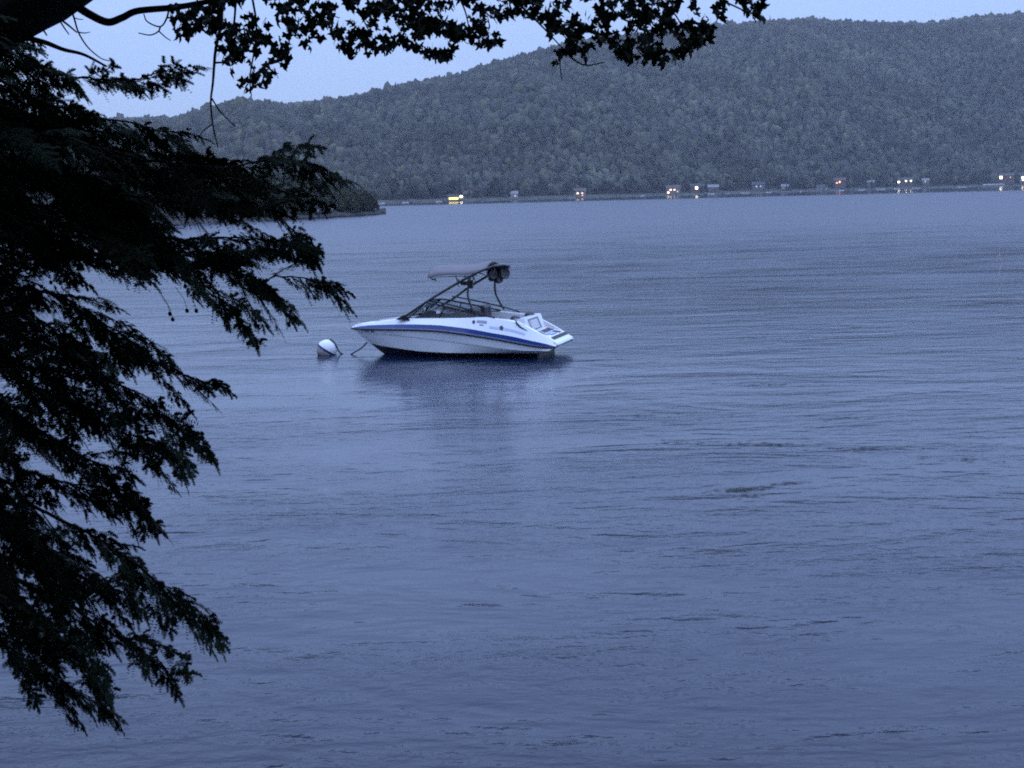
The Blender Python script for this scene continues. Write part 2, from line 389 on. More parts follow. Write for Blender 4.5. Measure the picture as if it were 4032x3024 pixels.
# ---------------------------------------------------------------- far shore: trees, houses, boats, docks
g3 = np.random.default_rng(21)
HOUSE_AT = [(1830, 'the yellow lit boathouse'), (2040, 'the white cottage with pale roof'), (2300, 'the tan cottage with peach windows'), (2545, 'the white boat left of the wide tan house'), (2666, 'the wide tan house'), (2790, 'the house with the brilliant upper window'), (2996, 'the tall grey house'), (3105, 'the low white cottage'), (3315, 'the red cottage with orange windows'), (3436, 'the narrow grey house'), (3572, 'the long house with three bright lights'), (3790, 'the lone grey pontoon boat'), (3968, 'the large red house'), (1600, 'the small lone white boat'), (1940, 'the open shore right of the yellow boathouse'), (2170, 'the open shore left of the tan cottage'), (2430, 'the dark shore right of the tan cottage')]
LITPX = [1838, 1806, 2293, 2310, 2655, 2670, 2757, 2996, 3306, 3316, 3543, 3575, 3598, 3940, 3920, 4028, 3880, 3960]
for i in range(150):
    px = 1540 + i * 16.8 + g3.uniform(-8, 8); t = g3.uniform(0.028, 0.052) if i % 5 < 3 else g3.uniform(0.004, 0.011)
    if i % 5 >= 3 and min(abs(px - q) for q in LITPX) < 17: t = g3.uniform(0.03, 0.045)
    p = hill_pt(np.array([px]), np.array([t]))[0]
    k = 'cone' if g3.uniform() < 0.2 else 'round'; h = g3.uniform(12, 21) if i % 5 < 3 else g3.uniform(6, 12)
    tree('shore_tree', p, h, h * (0.42 if k == 'cone' else g3.uniform(0.55, 0.8)), k, i,
         ('dark pointed' if k == 'cone' else 'leafy rounded') + (' tree behind ' if i % 5 < 3 else ' tree at the water by ') + min(HOUSE_AT, key=lambda q: abs(q[0] - px))[1], 'tree', 'trees along the far shore', 0.2)

WALL = {'white': mat('siding_white', (0.30, 0.30, 0.29), 0.7, var=0.06), 'grey': mat('siding_grey', (0.11, 0.11, 0.115), 0.8, var=0.1),
        'brown': mat('siding_brown', (0.10, 0.065, 0.045), 0.8, var=0.15), 'red': mat('siding_red', (0.16, 0.055, 0.045), 0.8, var=0.1),
        'tan': mat('siding_tan', (0.20, 0.17, 0.14), 0.8, var=0.08)}
ROOF = {'dark': mat('roof_dark', (0.045, 0.045, 0.05), 0.9, var=0.2), 'brown': mat('roof_brown', (0.085, 0.06, 0.05), 0.9, var=0.2), 'pale': mat('roof_pale', (0.17, 0.17, 0.175), 0.8, var=0.1)}
M['pane_dark'] = mat('window_dark', (0.02, 0.025, 0.03), 0.1)
M['stone'] = mat('foundation_stone', (0.08, 0.078, 0.075), 0.9, var=0.3, scale=1)
LIT = {'warm': mat('window_lit_warm', (0.8, 0.7, 0.5), 0.5, emit=((1.0, 0.72, 0.36), 3.0)), 'white': mat('window_lit_white', (0.8, 0.8, 0.8), 0.5, emit=((1.0, 0.86, 0.60), 4.5)),
       'orange': mat('window_lit_orange', (0.8, 0.5, 0.3), 0.5, emit=((1.0, 0.42, 0.20), 1.8)), 'peach': mat('window_lit_peach', (0.8, 0.6, 0.5), 0.5, emit=((1.0, 0.66, 0.52), 1.6)),
       'yellow': mat('window_lit_yellow', (0.9, 0.8, 0.3), 0.5, emit=((1.0, 0.72, 0.12), 2.2)), 'dim': mat('window_lit_dim', (0.7, 0.7, 0.6), 0.5, emit=((0.85, 0.80, 0.75), 0.45))}
def house(px, py, w, h, wall, roof, lights, label, off=16.0, dep=9.0, name='house'):
    d = float(shore_d(px)) + off
    X = (px - 2016) / FPX; base = CAM_H - (py - horizon(px)) / FPX * d
    base = max(base, 1.6)
    r = empty(name, (d * X, d, base), math.atan2(-X, 1) + 0.12 * math.sin(px)); tag(r, label, 'house' if name == 'house' else 'boathouse')
    MB().box((0, dep / 2, h / 2), (w, dep, h)).build('wall', WALL[wall], r)
    MB().box((0, dep / 2, -2.2), (w - 0.3, dep - 0.3, 4.4)).build('foundation', M['stone'], r)
    rh = w * 0.26 if w < 12 else 3.0; e = 0.7
    R = MB()
    R.add([(-w / 2 - e, -e, h - 0.25), (w / 2 + e, -e, h - 0.25), (w / 2 + e, dep + e, h - 0.25), (-w / 2 - e, dep + e, h - 0.25), (-w / 2 - e, dep / 2, h + rh), (w / 2 + e, dep / 2, h + rh),
           ],
          [(0, 1, 5, 4), (2, 3, 4, 5), (0, 4, 3), (1, 2, 5), (3, 2, 1, 0)])
    ro = R.build('roof', ROOF[roof], r)
    MB().box((w * 0.25, dep / 2 + 1.2, h + rh), (0.9, 0.9, 1.8)).build('chimney', M['stone'], ro)
    dr = MB().box((w * 0.08, -0.05, 1.05), (1.0, 0.1, 2.1)).build('door', WALL['brown'], r)
    for (lx, lz, lw, lh, key) in lights:
        if key not in ('dark', 'yellow'): lw *= .74; lh *= .74
        wo = MB().box((lx, -0.05, lz), (lw + 0.3, 0.1, lh + 0.3)).build('window', WALL['white'] if key != 'dark' else WALL['grey'], r)
        MB().box((lx, -0.13, lz), (lw, 0.06, lh)).build('pane', M['pane_dark'] if key == 'dark' else LIT[key], wo)
    return r
house(1850, 783, 12, 4.6, 'brown', 'brown', [(-3.6, 2.3, 4.4, 2.6, 'white'), (3.2, 2.4, 1.6, 1.4, 'dark')], 'brown roofed cottage with one bright window behind the yellow boathouse', 26)
house(1806, 801, 9.5, 2.7, 'tan', 'dark', [(0, 1.35, 8.2, 1.7, 'yellow')], 'low boathouse at the water lit bright yellow inside', 4, 6, 'boathouse')
house(2035, 784, 10, 4.4, 'white', 'pale', [(-2.6, 2.3, 1.5, 1.4, 'dark'), (2.8, 2.3, 1.5, 1.4, 'dim')], 'white cottage with pale roof and unlit windows')
house(2072, 770, 5, 3.0, 'grey', 'dark', [(0, 2.0, 0.9, 0.9, 'dim')], 'small grey cabin with one faint light just above the white cottage', 40, 6)
house(2300, 774, 12, 5.2, 'tan', 'brown', [(-2.2, 3.2, 2.4, 2.0, 'peach'), (2.4, 3.2, 2.0, 1.6, 'orange'), (2.5, 1.0, 2.0, 1.2, 'dim')], 'tan cottage with peach lit windows on an open slope')
house(2666, 762, 15, 6.0, 'tan', 'brown', [(-3.0, 4.0, 3.0, 1.8, 'peach'), (1.0, 4.0, 2.4, 1.8, 'peach'), (-5.5, 1.2, 2.4, 2.0, 'warm'), (4.2, 2.2, 1.6, 1.6, 'dim')], 'wide two storey tan house with several softly lit windows')
house(2760, 758, 14, 6.6, 'brown', 'dark', [(-1.0, 5.0, 3.2, 3.4, 'white'), (4.0, 2.0, 1.8, 1.5, 'dark')], 'dark house with one brilliant white upper window')
house(2822, 752, 11, 4.2, 'grey', 'pale', [(-2.5, 2.2, 1.6, 1.4, 'dark'), (2.6, 2.2, 1.6, 1.4, 'dark')], 'grey unlit house right of the one with the brilliant window')
house(2996, 748, 13, 6.0, 'grey', 'dark', [(-1.5, 4.0, 2.2, 1.3, 'dim'), (3.0, 4.0, 1.6, 1.3, 'dim')], 'tall grey house with faint lights between shore trees')
house(3105, 745, 9, 3.4, 'white', 'pale', [(0, 1.9, 1.8, 1.2, 'dark')], 'low white cottage with pale roof standing near a leaning tree')
house(3246, 749, 12, 3.2, 'white', 'dark', [(-3, 1.8, 1.8, 1.2, 'dark'), (3, 1.8, 1.8, 1.2, 'dark')], 'long low pale cottage left of the orange lit house', 8)
house(3315, 729, 12, 5.6, 'red', 'brown', [(0.2, 3.6, 2.2, 2.6, 'orange'), (-3.0, 2.6, 2.2, 1.6, 'orange')], 'red cottage with glowing orange windows')
house(3436, 732, 8, 4.6, 'grey', 'pale', [(0, 2.6, 1.6, 1.4, 'dark')], 'narrow grey house with pale roof and no lights')
house(3572, 726, 19, 5.4, 'brown', 'dark', [(-7.6, 3.0, 3.0, 2.4, 'white'), (0.8, 4.0, 2.4, 1.7, 'white'), (6.6, 4.0, 2.4, 1.7, 'white'), (3.4, 1.2, 1.8, 1.4, 'dark')], 'long brown house with three bright white lights in a row')
house(3652, 723, 8, 4.2, 'tan', 'pale', [(-0.5, 2.6, 1.6, 1.6, 'dim')], 'small tan house with a dim window beside the three bright lights')
house(3968, 713, 18, 7.0, 'red', 'brown', [(-7.0, 4.6, 4.0, 4.2, 'white'), (4.5, 4.6, 1.8, 1.6, 'dim'), (0.5, 2.0, 1.8, 1.6, 'dark')], 'large red house with the biggest glowing window on the shore')
house(4040, 714, 12, 7.0, 'white', 'dark', [(-3.0, 4.8, 3.0, 2.4, 'white'), (-2.6, 1.6, 3.2, 2.2, 'peach')], 'white house with lit window cut off by the right edge of the picture')

def far_boat(px, length, wallm, label, kind='run', rz=0.0, off=-7.0):
    d = float(shore_d(px)) + off; X = (px - 2016) / FPX
    name = {'run': 'moored_boat', 'pontoon': 'pontoon_boat', 'lift': 'boat_lift'}[kind]
    r = empty(name, (d * X, d, 0), rz); tag(r, label, 'boat' if kind != 'lift' else 'boat lift', 'boats along the far shore')
    L = length
    if kind == 'run':
        st = [(-L / 2, 1.0, .75), (-L * .2, 1.05, .8), (L * .2, .9, .95), (L * .4, .45, 1.1), (L / 2, .03, 1.2)]
        m = MB(); top = [(x, y, z) for x, y, z in st]; bot = [(x * .94, y * .6, -.2) for x, y, z in st]
        for s in (1, -1): m.strip([(x, s * y, z) for x, y, z in bot], [(x, s * y, z) for x, y, z in top], s < 0)
        m.strip([(x, y, z - .04) for x, y, z in top], [(x, -y, z - .04) for x, y, z in top]); m.add([(bot[0][0], .6, -.2), (bot[0][0], -.6, -.2), (top[0][0], -1, .75), (top[0][0], 1, .75)], [(0, 1, 2, 3)])
        m.build('hull', wallm, r)
        MB().add([(L * .12, .8, .9), (L * .12, -.8, .9), (-L * .02, -.7, 1.5), (-L * .02, .7, 1.5)], [(0, 1, 2, 3)]).build('windshield', M['pane_dark'], r)
        MB().box((-L * .46, 0, .9), (.5, .5, .7)).build('motor', M['dark_vinyl'], r)
        MB().prism([(-L * .33, .78), (-L * .12, .78), (-L * .12, 1.0), (-L * .28, 1.05), (-L * .33, 1.3)], -.7, .7).build('seat', M['white_vinyl'], r)
    elif kind == 'pontoon':
        for s in (1, -1): MB().tube([(-L / 2, s * .85, .15), (L / 2 - .5, s * .85, .15), (L / 2, s * .85, .4)], [.33, .33, .08], 10).build('pontoon', M['chrome'], r)
        MB().box((0, 0, .55), (L, 2.4, .12)).build('deck', WALL['grey'], r)
        for s in (1, -1): MB().box((0, s * 1.15, .98), (L * .92, .06, .7)).build('side_panel', wallm, r)
        MB().box((-L * .12, 0, 2.5), (L * .5, 2.4, .14)).build('canopy', wallm, r)
        for sx in (-L * .34, L * .1):
            for s in (1, -1): MB().tube([(sx, s * 1.1, 1.3), (sx, s * 1.1, 2.45)], .03, 6).build('post', M['chrome'], r)
    else:
        MB().prism([(-L / 2, 2.7), (L / 2, 2.7), (L / 2 - 1.2, 3.5), (-L / 2 + 1.2, 3.5)], -2.2, 2.2).build('canopy', wallm, r)
        for sx in (-L * .42, -L * .14, L * .14, L * .42):
            for s in (1, -1): MB().tube([(sx, s * 1.8, -1), (sx, s * 1.8, 2.72)], .09, 6).build('post', M['chrome'], r)
    return r
bw = mat('far_boat_white', (0.75, 0.76, 0.78), 0.35); bgr = mat('far_boat_grey', (0.38, 0.39, 0.41), 0.5)
far_boat(1520, 7.0, bw, 'white boat at the far shore just right of the wooded point tip', off=-20)
far_boat(1617, 6.0, bw, 'small white boat alone left of the yellow boathouse', rz=.3)
far_boat(1748, 6.0, bgr, 'grey boat just left of the yellow lit boathouse', 'pontoon')
far_boat(2268, 7.5, bgr, 'grey boat tied below the tan cottage with peach windows', rz=.1)
far_boat(2545, 6.5, bw, 'white boat moored left of the wide tan house', rz=.7)
far_boat(2812, 7.0, bw, 'white boat below the grey unlit house', rz=.05)
far_boat(2876, 7.0, bgr, 'grey boat right of the house with the brilliant window', rz=2.9)
far_boat(2946, 11.0, bgr, 'long grey pontoon boat below the tall grey house', 'pontoon', .1)
far_boat(3037, 6.5, bw, 'white boat with raised bow left of the low white cottage', rz=.35)
far_boat(3163, 4.5, bw, 'short white boat right of the low white cottage', rz=1.2)
far_boat(3320, 7.0, bw, 'white boat moored below the orange lit red cottage', rz=.1)
far_boat(3400, 8.5, bw, 'bright white boat left of the narrow grey house', rz=.1)
far_boat(3475, 12.0, bgr, 'long grey pontoon boat right of the narrow grey house', 'pontoon', .05)
far_boat(3538, 8.5, bw, 'white boat below the leftmost of the three bright lights', rz=.2)
far_boat(3612, 12.0, bgr, 'long grey boat below the rightmost of the three bright lights', 'pontoon', .3)
far_boat(3792, 12.0, bgr, 'grey pontoon boat alone between the lights and the large red house', 'pontoon', .0)
far_boat(3918, 26.0, bw, 'long white boat lift canopy on posts in front of the large red house', 'lift', .04)
M['plank'] = mat('dock_planks', (0.22, 0.20, 0.18), 0.9, var=0.2, scale=2)
for i, (px, what) in enumerate([(1640, 'right of the small lone white boat'), (1775, 'beside the yellow lit boathouse'), (2050, 'below the white cottage'), (2290, 'below the tan cottage with peach windows'), (2640, 'below the wide tan house'), (2790, 'right of the house with the brilliant window'), (3060, 'left of the low white cottage'), (3345, 'below the orange lit cottage'), (3700, 'right of the three bright lights'), (3860, 'left of the long white boat lift')]):
    d = float(shore_d(px)); X = (px - 2016) / FPX
    r = empty('dock', (d * X, d + 2, 0), 0.1 * math.sin(i * 2.0)); tag(r, 'low wooden dock reaching into the lake ' + what, 'dock', 'docks along the far shore')
    MB().box((0, -8, 0.75), (2.4, 20, 0.14)).build('deck', M['plank'], r)
    for yy in (-17, -10, -3):
        for s in (-1, 1): MB().tube([(s * 1.27, yy, -1.0), (s * 1.27, yy, 1.25)], 0.10, 6).build('post', M['trunk'], r)

# ---------------------------------------------------------------- wooded headland on the left
HX = [(-900, 262), (-300, 290), (0, 313), (445, 322), (1100, 338), (1350, 383), (1480, 412), (1530, 424)]
def head_shore(px): return float(np.interp(px, [a for a, b in HX], [b for a, b in HX]))
prof_x = [-900, -300, 0, 110, 170, 240, 500, 900, 1250, 1370, 1450, 1500, 1522, 1545]
prof_y = [330, 360, 398, 412, 478, 520, 560, 640, 682, 705, 738, 768, 815, 845]
cols = np.linspace(-900, 1540, 60); rows = [-0.03, 0.0, 0.006, 0.03, 0.1, 0.25, 0.5, 0.75, 1.0, 1.15]
Vh = []
for t in rows:
    for px in cols:
        d0 = head_shore(px); wdt = np.interp(px, [-900, 0, 1100, 1480, 1540], [220, 190, 100, 16, 3]); d = d0 + t * wdt
        top = np.interp(px, prof_x, prof_y); zt = max(0.8, (horizon(px) - top) / FPX * (d0 + wdt * .6) + CAM_H - 11)
        z = -1.2 if t < 0 else (-0.25 if t == 0 else 0.7 + 0.4 * math.sin(px * .05) * math.sin(px * .013) + zt * math.sin(min(t, 1.0) * math.pi * 0.55) * (1 if t <= 1 else .5))
        if t > 1: z = -1.0
        X = (px - 2016) / FPX; Vh.append((X * d, d, z))
nr, nc = len(rows), len(cols); I = np.arange(nr * nc).reshape(nr, nc)
Q = np.stack([I[:-1, :-1], I[:-1, 1:], I[1:, 1:], I[1:, :-1]], -1).reshape(-1, 4)
o = link(bpy.data.objects.new('headland', np_mesh('headland', np.array(Vh), Q, M['rock'], False))); tag(o, kind='structure')
o.data.materials.append(M['hill']); mi = np.zeros((nr - 1, nc - 1), np.int32); mi[3:] = 1; o.data.polygons.foreach_set('material_index', mi.ravel())
g4 = np.random.default_rng(5)
for i in range(230):
    if i < 40: px = 1360 + i * 3.9; t = g4.uniform(0.15, 0.9)
    elif i < 120: px = g4.uniform(900, 1500); t = g4.uniform(0.05, 0.8)
    else: px = g4.uniform(-250, 950); t = g4.uniform(0.03, 0.9)
    d0 = head_shore(px); wdt = np.interp(px, [-900, 0, 1100, 1480, 1540], [220, 190, 100, 16, 3]); d = d0 + t * wdt; X = (px - 2016) / FPX
    top = np.interp(px, prof_x, prof_y) + abs(g4.normal(0, 14)); zt = max(0.8, (horizon(px) - np.interp(px, prof_x, prof_y)) / FPX * (d0 + wdt * .6) + CAM_H - 11)
    zg = 0.6 + zt * math.sin(min(t, 1) * math.pi * .55); ztop = CAM_H + (horizon(px) - top) / FPX * d
    h = min(max(ztop - zg, 3.2 if px < 1500 else 2.0), 15) * (g4.uniform(0.6, 1.0) if t < 0.35 else 1.0)
    k = 'cone' if g4.uniform() < 0.22 else 'round'
    w = h * (0.45 if k == 'cone' else g4.uniform(0.6, 0.95))
    if px > 1440: w = min(w, h * 0.7)
    tree('point_tree', (X * d, d, zg - 0.2), h, w, k, i, ('dark pointed' if k == 'cone' else 'leafy rounded') + (' tree at the very tip of the low wooded point' if px > 1440 else ' tree toward the outer end of the low wooded point' if px > 1250 else ' tree in the middle of the low wooded point' if px > 950 else ' tree on the rising left part of the wooded point'), 'tree', 'trees on the wooded point', 0.06 if t < 0.4 else 0.15)
for i in range(46):                         # rocks along the water's edge
    px = 1090 + i * 9.4 + g4.uniform(-4, 4); d = head_shore(px) - 0.3 + g4.uniform(-0.4, 0.5); X = (px - 2016) / FPX
    b = LUMP[i % 24] * np.array([g4.uniform(.5, 1.2), g4.uniform(.4, .8), g4.uniform(.3, .6)])
    o = link(bpy.data.objects.new('boulder', np_mesh('boulder', b, IF, M['rock'], False))); o.location = (X * d, d, 0.2); tag(o, 'dark boulder at the waterline of the wooded point', 'rock', 'boulders along the wooded point')

# ---------------------------------------------------------------- the motorboat
TH = math.radians(15)
P0 = on_plane(1200 + .5244 * 1870, 980 + .5244 * 738, 0.30)
port_w = np.array([-math.sin(TH), -math.cos(TH), 0])
O_B = P0 - port_w * 1.0; O_B[2] = 0.0
boat = empty('motorboat', O_B, math.pi - TH)
tag(boat, 'white open motorboat with blue stripe, black tower and grey canopy, moored on the lake', 'boat')
NS = 49; sS = np.linspace(0, 1, NS)
def curve(tab):
    """tab rows: s, x, y, z -> smooth sampled curve"""
    T = np.array(tab, float); out = []
    for k in (1, 2, 3):
        out.append(np.interp(sS, T[:, 0], T[:, k]))
    A = np.stack(out, -1)
    for _ in range(3):
        B = A.copy(); B[1:-1] = 0.25 * A[:-2] + 0.5 * A[1:-1] + 0.25 * A[2:]; A = B
    return A
def xs(x): return (x + 0.05) / 6.09
keel = curve([(0, .45, 0, -.30), (.6, 3.8, 0, -.32), (.8, 4.6, 0, -.24), (.9, 5.0, 0, -.08), (.95, 5.22, 0, .08), (1, 5.5, 0, .30)])
chine = curve([(0, .48, 1.0, .14), (.5, 2.9, .99, .14), (.7, 3.8, .84, .165), (.82, 4.48, .60, .22), (.92, 5.05, .33, .26), (1, 5.5, 0, .30)])
crease = curve([(0, .12, 1.07, .20), (.13, .78, 1.11, .20), (.23, 1.32, 1.12, .25), (.36, 2.06, 1.11, .35), (.55, 3.2, 1.03, .485), (.69, 4.0, .92, .56), (.87, 5.17, .47, .605), (1, 5.91, 0, .62)])
rail = curve([(xs(x), x, y, z) for x, y, z in [(-.05, .98, .29), (.16, 1.10, .29), (.58, 1.15, .35), (1.12, 1.18, .45), (1.66, 1.19, .55), (2.4, 1.18, .66), (3.16, 1.13, .745), (3.97, 1.0, .765), (4.6, .80, .755), (5.28, .50, .735), (5.7, .24, .72), (6.04, .0, .715)]])
btop = curve([(xs(x), x, y, z) for x, y, z in [(-.05, .97, .315), (.23, 1.09, .41), (.58, 1.13, .48), (1.12, 1.16, .61), (1.66, 1.165, .695), (2.22, 1.155, .80), (3.16, 1.10, .905), (3.97, .97, .915), (4.83, .66, .878), (5.3, .45, .85), (5.8, .14, .79), (6.04, 0, .735)]])
deck = curve([(xs(x), x, y, z) for x, y, z in [(-.05, .90, .37), (.06, .96, .45), (.2, .99, .57), (.65, 1.01, .80), (1.0, 1.02, .99), (1.3, 1.03, 1.02), (1.69, 1.04, 1.06), (1.95, 1.04, 1.10), (2.43, 1.04, 1.06), (3.2, .99, 1.06), (4.06, .86, 1.05), (4.4, .76, 1.03), (4.85, .60, .975), (5.3, .40, .915), (5.8, .11, .85), (6.01, 0, .775)]])
def sided(A, s): return [(p[0], s * p[1], p[2]) for p in A]
m = MB()
for s in (1, -1): m.strip(sided(keel, s), sided(chine, s), s > 0)
hull = m.build('hull_bottom', M['bottom'], boat, True)
m = MB()
for s in (1, -1):
    m.strip(sided(chine, s), sided(crease, s), s > 0)
    off = crease + np.array([0, .018, .012]); off[-1, 1] = 0            # moulded step along the side
    m.strip(sided(crease, s), sided(off, s), s > 0); m.strip(sided(off, s), sided(rail, s), s > 0)
m.add([(keel[0][0], 0, -.3), (chine[0][0], 1.0, .14), (crease[0][0], 1.07, .2), (rail[0][0], .98, .29), (rail[0][0], -.98, .29), (crease[0][0], -1.07, .2), (chine[0][0], -1.0, .14)], [(0, 1, 2, 3, 4, 5, 6)])
hs = m.build('hull_side', M['gel_white'], boat)
m = MB()
for s in (1, -1): m.strip(sided(rail, s), sided(btop, s), s > 0)
st_o = m.build('blue_stripe', M['gel_blue'], boat, True)
m = MB()
for s in (1, -1):
    p1_ = rail + (btop - rail) * .10; p2_ = rail + (btop - rail) * .26; m.strip([(a[0], s * (a[1] + .004), a[2]) for a in p1_[2:-2]], [(a[0], s * (a[1] + .004), a[2]) for a in p2_[2:-2]], s > 0)
m.build('pinstripe', M['decal_grey'], st_o, True)
rub = np.vstack([sided(rail[::-1], -1)[::-1], []]) if False else None
R_ = [np.array(p) + np.array([0.0, 0.008, 0]) for p in sided(rail, 1)]
L_r = [np.array(p) - np.array([0.0, 0.008, 0]) for p in sided(rail, -1)]
path = R_ + L_r[::-1][1:]
MB().tube(path, 0.027, 8).build('rub_rail', M['black_rubber'], boat, True)
inner = deck.copy(); inner[:, 1] = np.maximum(deck[:, 1] - np.interp(deck[:, 0], [-.1, .5, 1, 4, 5.2, 5.5, 6], [.10, .14, .17, .17, .14, .4, .5]), 0); inner[:, 2] += 0.012
m = MB()
for s in (1, -1):
    m.strip(sided(btop, s), sided(deck, s), s > 0)
    rnd = deck * 0.6 + inner * 0.4; rnd[:, 2] = deck[:, 2] + 0.016
    m.strip(sided(deck, s), sided(rnd, s), s > 0); m.strip(sided(rnd, s), sided(inner, s), s > 0)
m.build('deck', M['gel_white'], boat, True)
low = inner.copy(); low[:, 2] = np.where(inner[:, 0] > 1.0, 0.42, 0.36); low[:, 1] = np.maximum(low[:, 1] - 0.05, 0)
m = MB(); kk = [i for i in range(NS) if inner[i, 0] < 5.3]
for s in (1, -1): m.strip([sided(inner, s)[i] for i in kk], [sided(low, s)[i] for i in kk], s > 0)
k = [i for i in range(NS) if .6 < inner[i, 0] < 5.3]
m.strip([(low[i, 0], low[i, 1], .42) for i in k], [(low[i, 0], -low[i, 1], .42) for i in k])
m.build('cockpit_liner', M['white_vinyl'], boat, True)
# stern platform and transom lounge, one moulding extruded across the beam
poly = [(1.02, .45), (1.02, 1.00), (.96, 1.045), (.82, 1.05), (.66, .665), (.58, .635), (.14, .56), (.02, .47), (-.09, .405), (-.12, .36), (-.10, .325), (.30, .30)]
pm = MB(); n = len(poly)
ys = [(-.93, .04), (-.86, 0), (.86, 0), (.93, .04)]
pm.add([(x + (d if x < .2 else 0), y, z) for y, d in ys for x, z in poly],
       [tuple(range(n - 1, -1, -1)), tuple(3 * n + i for i in range(n))] + [(j * n + i, j * n + (i + 1) % n, (j + 1) * n + (i + 1) % n, (j + 1) * n + i) for j in range(3) for i in range(n)])
plat = pm.build('stern_platform', M['gel_white'], boat)
def slope_box(name, y0, y1, pts, th, matl, parent, skew=0.0):
    """thin raised panel lying on a sloping run pts=((x0,z0),(x1,z1)) of the moulding"""
    (x0, z0), (x1, z1) = pts; nx, nz = -(z1 - z0), (x1 - x0); l = math.hypot(nx, nz); nx, nz = nx / l, nz / l
    if nz < 0: nx, nz = -nx, -nz
    V = []
    for h in (-.004, th):
        V += [(x0 + nx * h, y0, z0 + nz * h), (x0 + nx * h, y1, z0 + nz * h), (x1 + nx * h, y1 - skew, z1 + nz * h), (x1 + nx * h, y0 + skew, z1 + nz * h)]
    return MB().add(V, [(3, 2, 1, 0), (4, 5, 6, 7), (0, 1, 5, 4), (1, 2, 6, 5), (2, 3, 7, 6), (3, 0, 4, 7)]).build(name, matl, parent)
slope_box('transom_recess', -.50, .62, ((.80, 1.0), (.675, .70)), .006, M['grey_vinyl'], plat)
slope_box('back_cushion', -.18, .58, ((.785, .95), (.69, .72)), .05, M['white_vinyl'], plat)
slope_box('step_pad', .84, -.80, ((.60, .642), (.42, .61)), .012, M['black_rubber'], plat, 0.0)
slope_box('swim_mat', .42, -.16, ((.36, .598), (.17, .566)), .012, M['decal_blue'], plat)
for q in range(5): slope_box('mat_lettering', .34 - q * .10, .28 - q * .10, ((.31, .590), (.22, .575)), .016, M['decal_pale'], plat, .01)
slope_box('grip_pad', -.30, -.62, ((.36, .598), (.15, .563)), .012, M['black_rubber'], plat, -.03)
slope_box('platform_edge_pad', .82, -.86, ((.115, .542), (.03, .478)), .010, M['black_rubber'], plat)
MB().tube([(.16, .90, .62), (.30, .90, .66), (.44, .90, .72)], .02, 6).build('grab_handle', M['chrome'], plat)
MB().prism([(.86, .80), (.93, 1.0), (.89, 1.02), (.80, .80)], .86, .91).build('vent_slit', M['black_rubber'], boat)
MB().tube([(1.02, 1.028, 1.02), (.98, 1.045, .93), (.88, 1.05, .83), (.70, 1.045, .735)], [.012, .026, .024, .008], 6).build('side_vent', M['black_rubber'], boat)
MB().tube([(.44, .0, -.10), (.26, .0, -.09), (.20, .0, -.09)], .09, 12).build('jet_nozzle', M['dark_vinyl'], boat)
MB().box((.46, 0, .08), (.06, 1.8, .24)).build('transom', M['dark_vinyl'], boat)
# cockpit furniture
def cushion(name, c, size, matl, bev=.06):
    x, y, z = size; b = bev
    prof = [(-x / 2 + b, -z / 2), (x / 2 - b, -z / 2), (x / 2, -z / 2 + b), (x / 2, z / 2 - b), (x / 2 - b, z / 2), (-x / 2 + b, z / 2), (-x / 2, z / 2 - b), (-x / 2, -z / 2 + b)]
    mm = MB().prism(prof, -y / 2, y / 2); o = mm.build(name, matl, boat); o.location = c; return o
cushion('rear_bench', (1.42, 0, .62), (.55, 1.6, .30), M['white_vinyl'])
cushion('rear_backrest', (1.12, 0, .82), (.18, 1.62, .40), M['grey_vinyl'])
def dome(name, c, r, sy, sz, matl):
    prof = [(r * math.cos(a), r * math.sin(a)) for a in np.linspace(-.3, math.pi / 2 - .02, 8)]
    o = MB().lathe(prof, (0, 0, 0)).build(name, matl, boat, True); o.location = c; o.scale = (1, sy, sz); return o
dome('headrest', (1.20, .36, .99), .14, 1.3, .75, M['dark_vinyl']); dome('headrest', (1.0, -.42, 1.02), .14, 1.3, .85, M['dark_vinyl'])
for s in (1, -1):
    MB().prism([(3.0, .45), (3.55, .45), (4.0, .9), (3.9, 1.08), (3.45, 1.28), (2.92, 1.18)], s * .55 - .28, s * .55 + .28).build('console', M['dark_vinyl'], boat)
    cushion('captain_seat', (2.45, s * .5, .80), (.5, .52, .18), M['dark_vinyl']); cushion('seat_back', (2.32, s * .5, 1.02), (.24, .60, .60), M['dark_vinyl'])
MB().lathe([(.17 + .018 * math.cos(a), .018 * math.sin(a)) for a in np.linspace(0, 2 * math.pi, 9)], (2.95, .5, 1.12), (-.8, 0, .6)).build('steering_wheel', M['black_rubber'], boat, True)
MB().box((3.22, .84, 1.235), (.11, .012, .085)).build('instrument_panel', M['white_vinyl'], boat)
cushion('bow_cushion', (4.75, .0, .72), (.9, .9, .2), M['white_vinyl'])
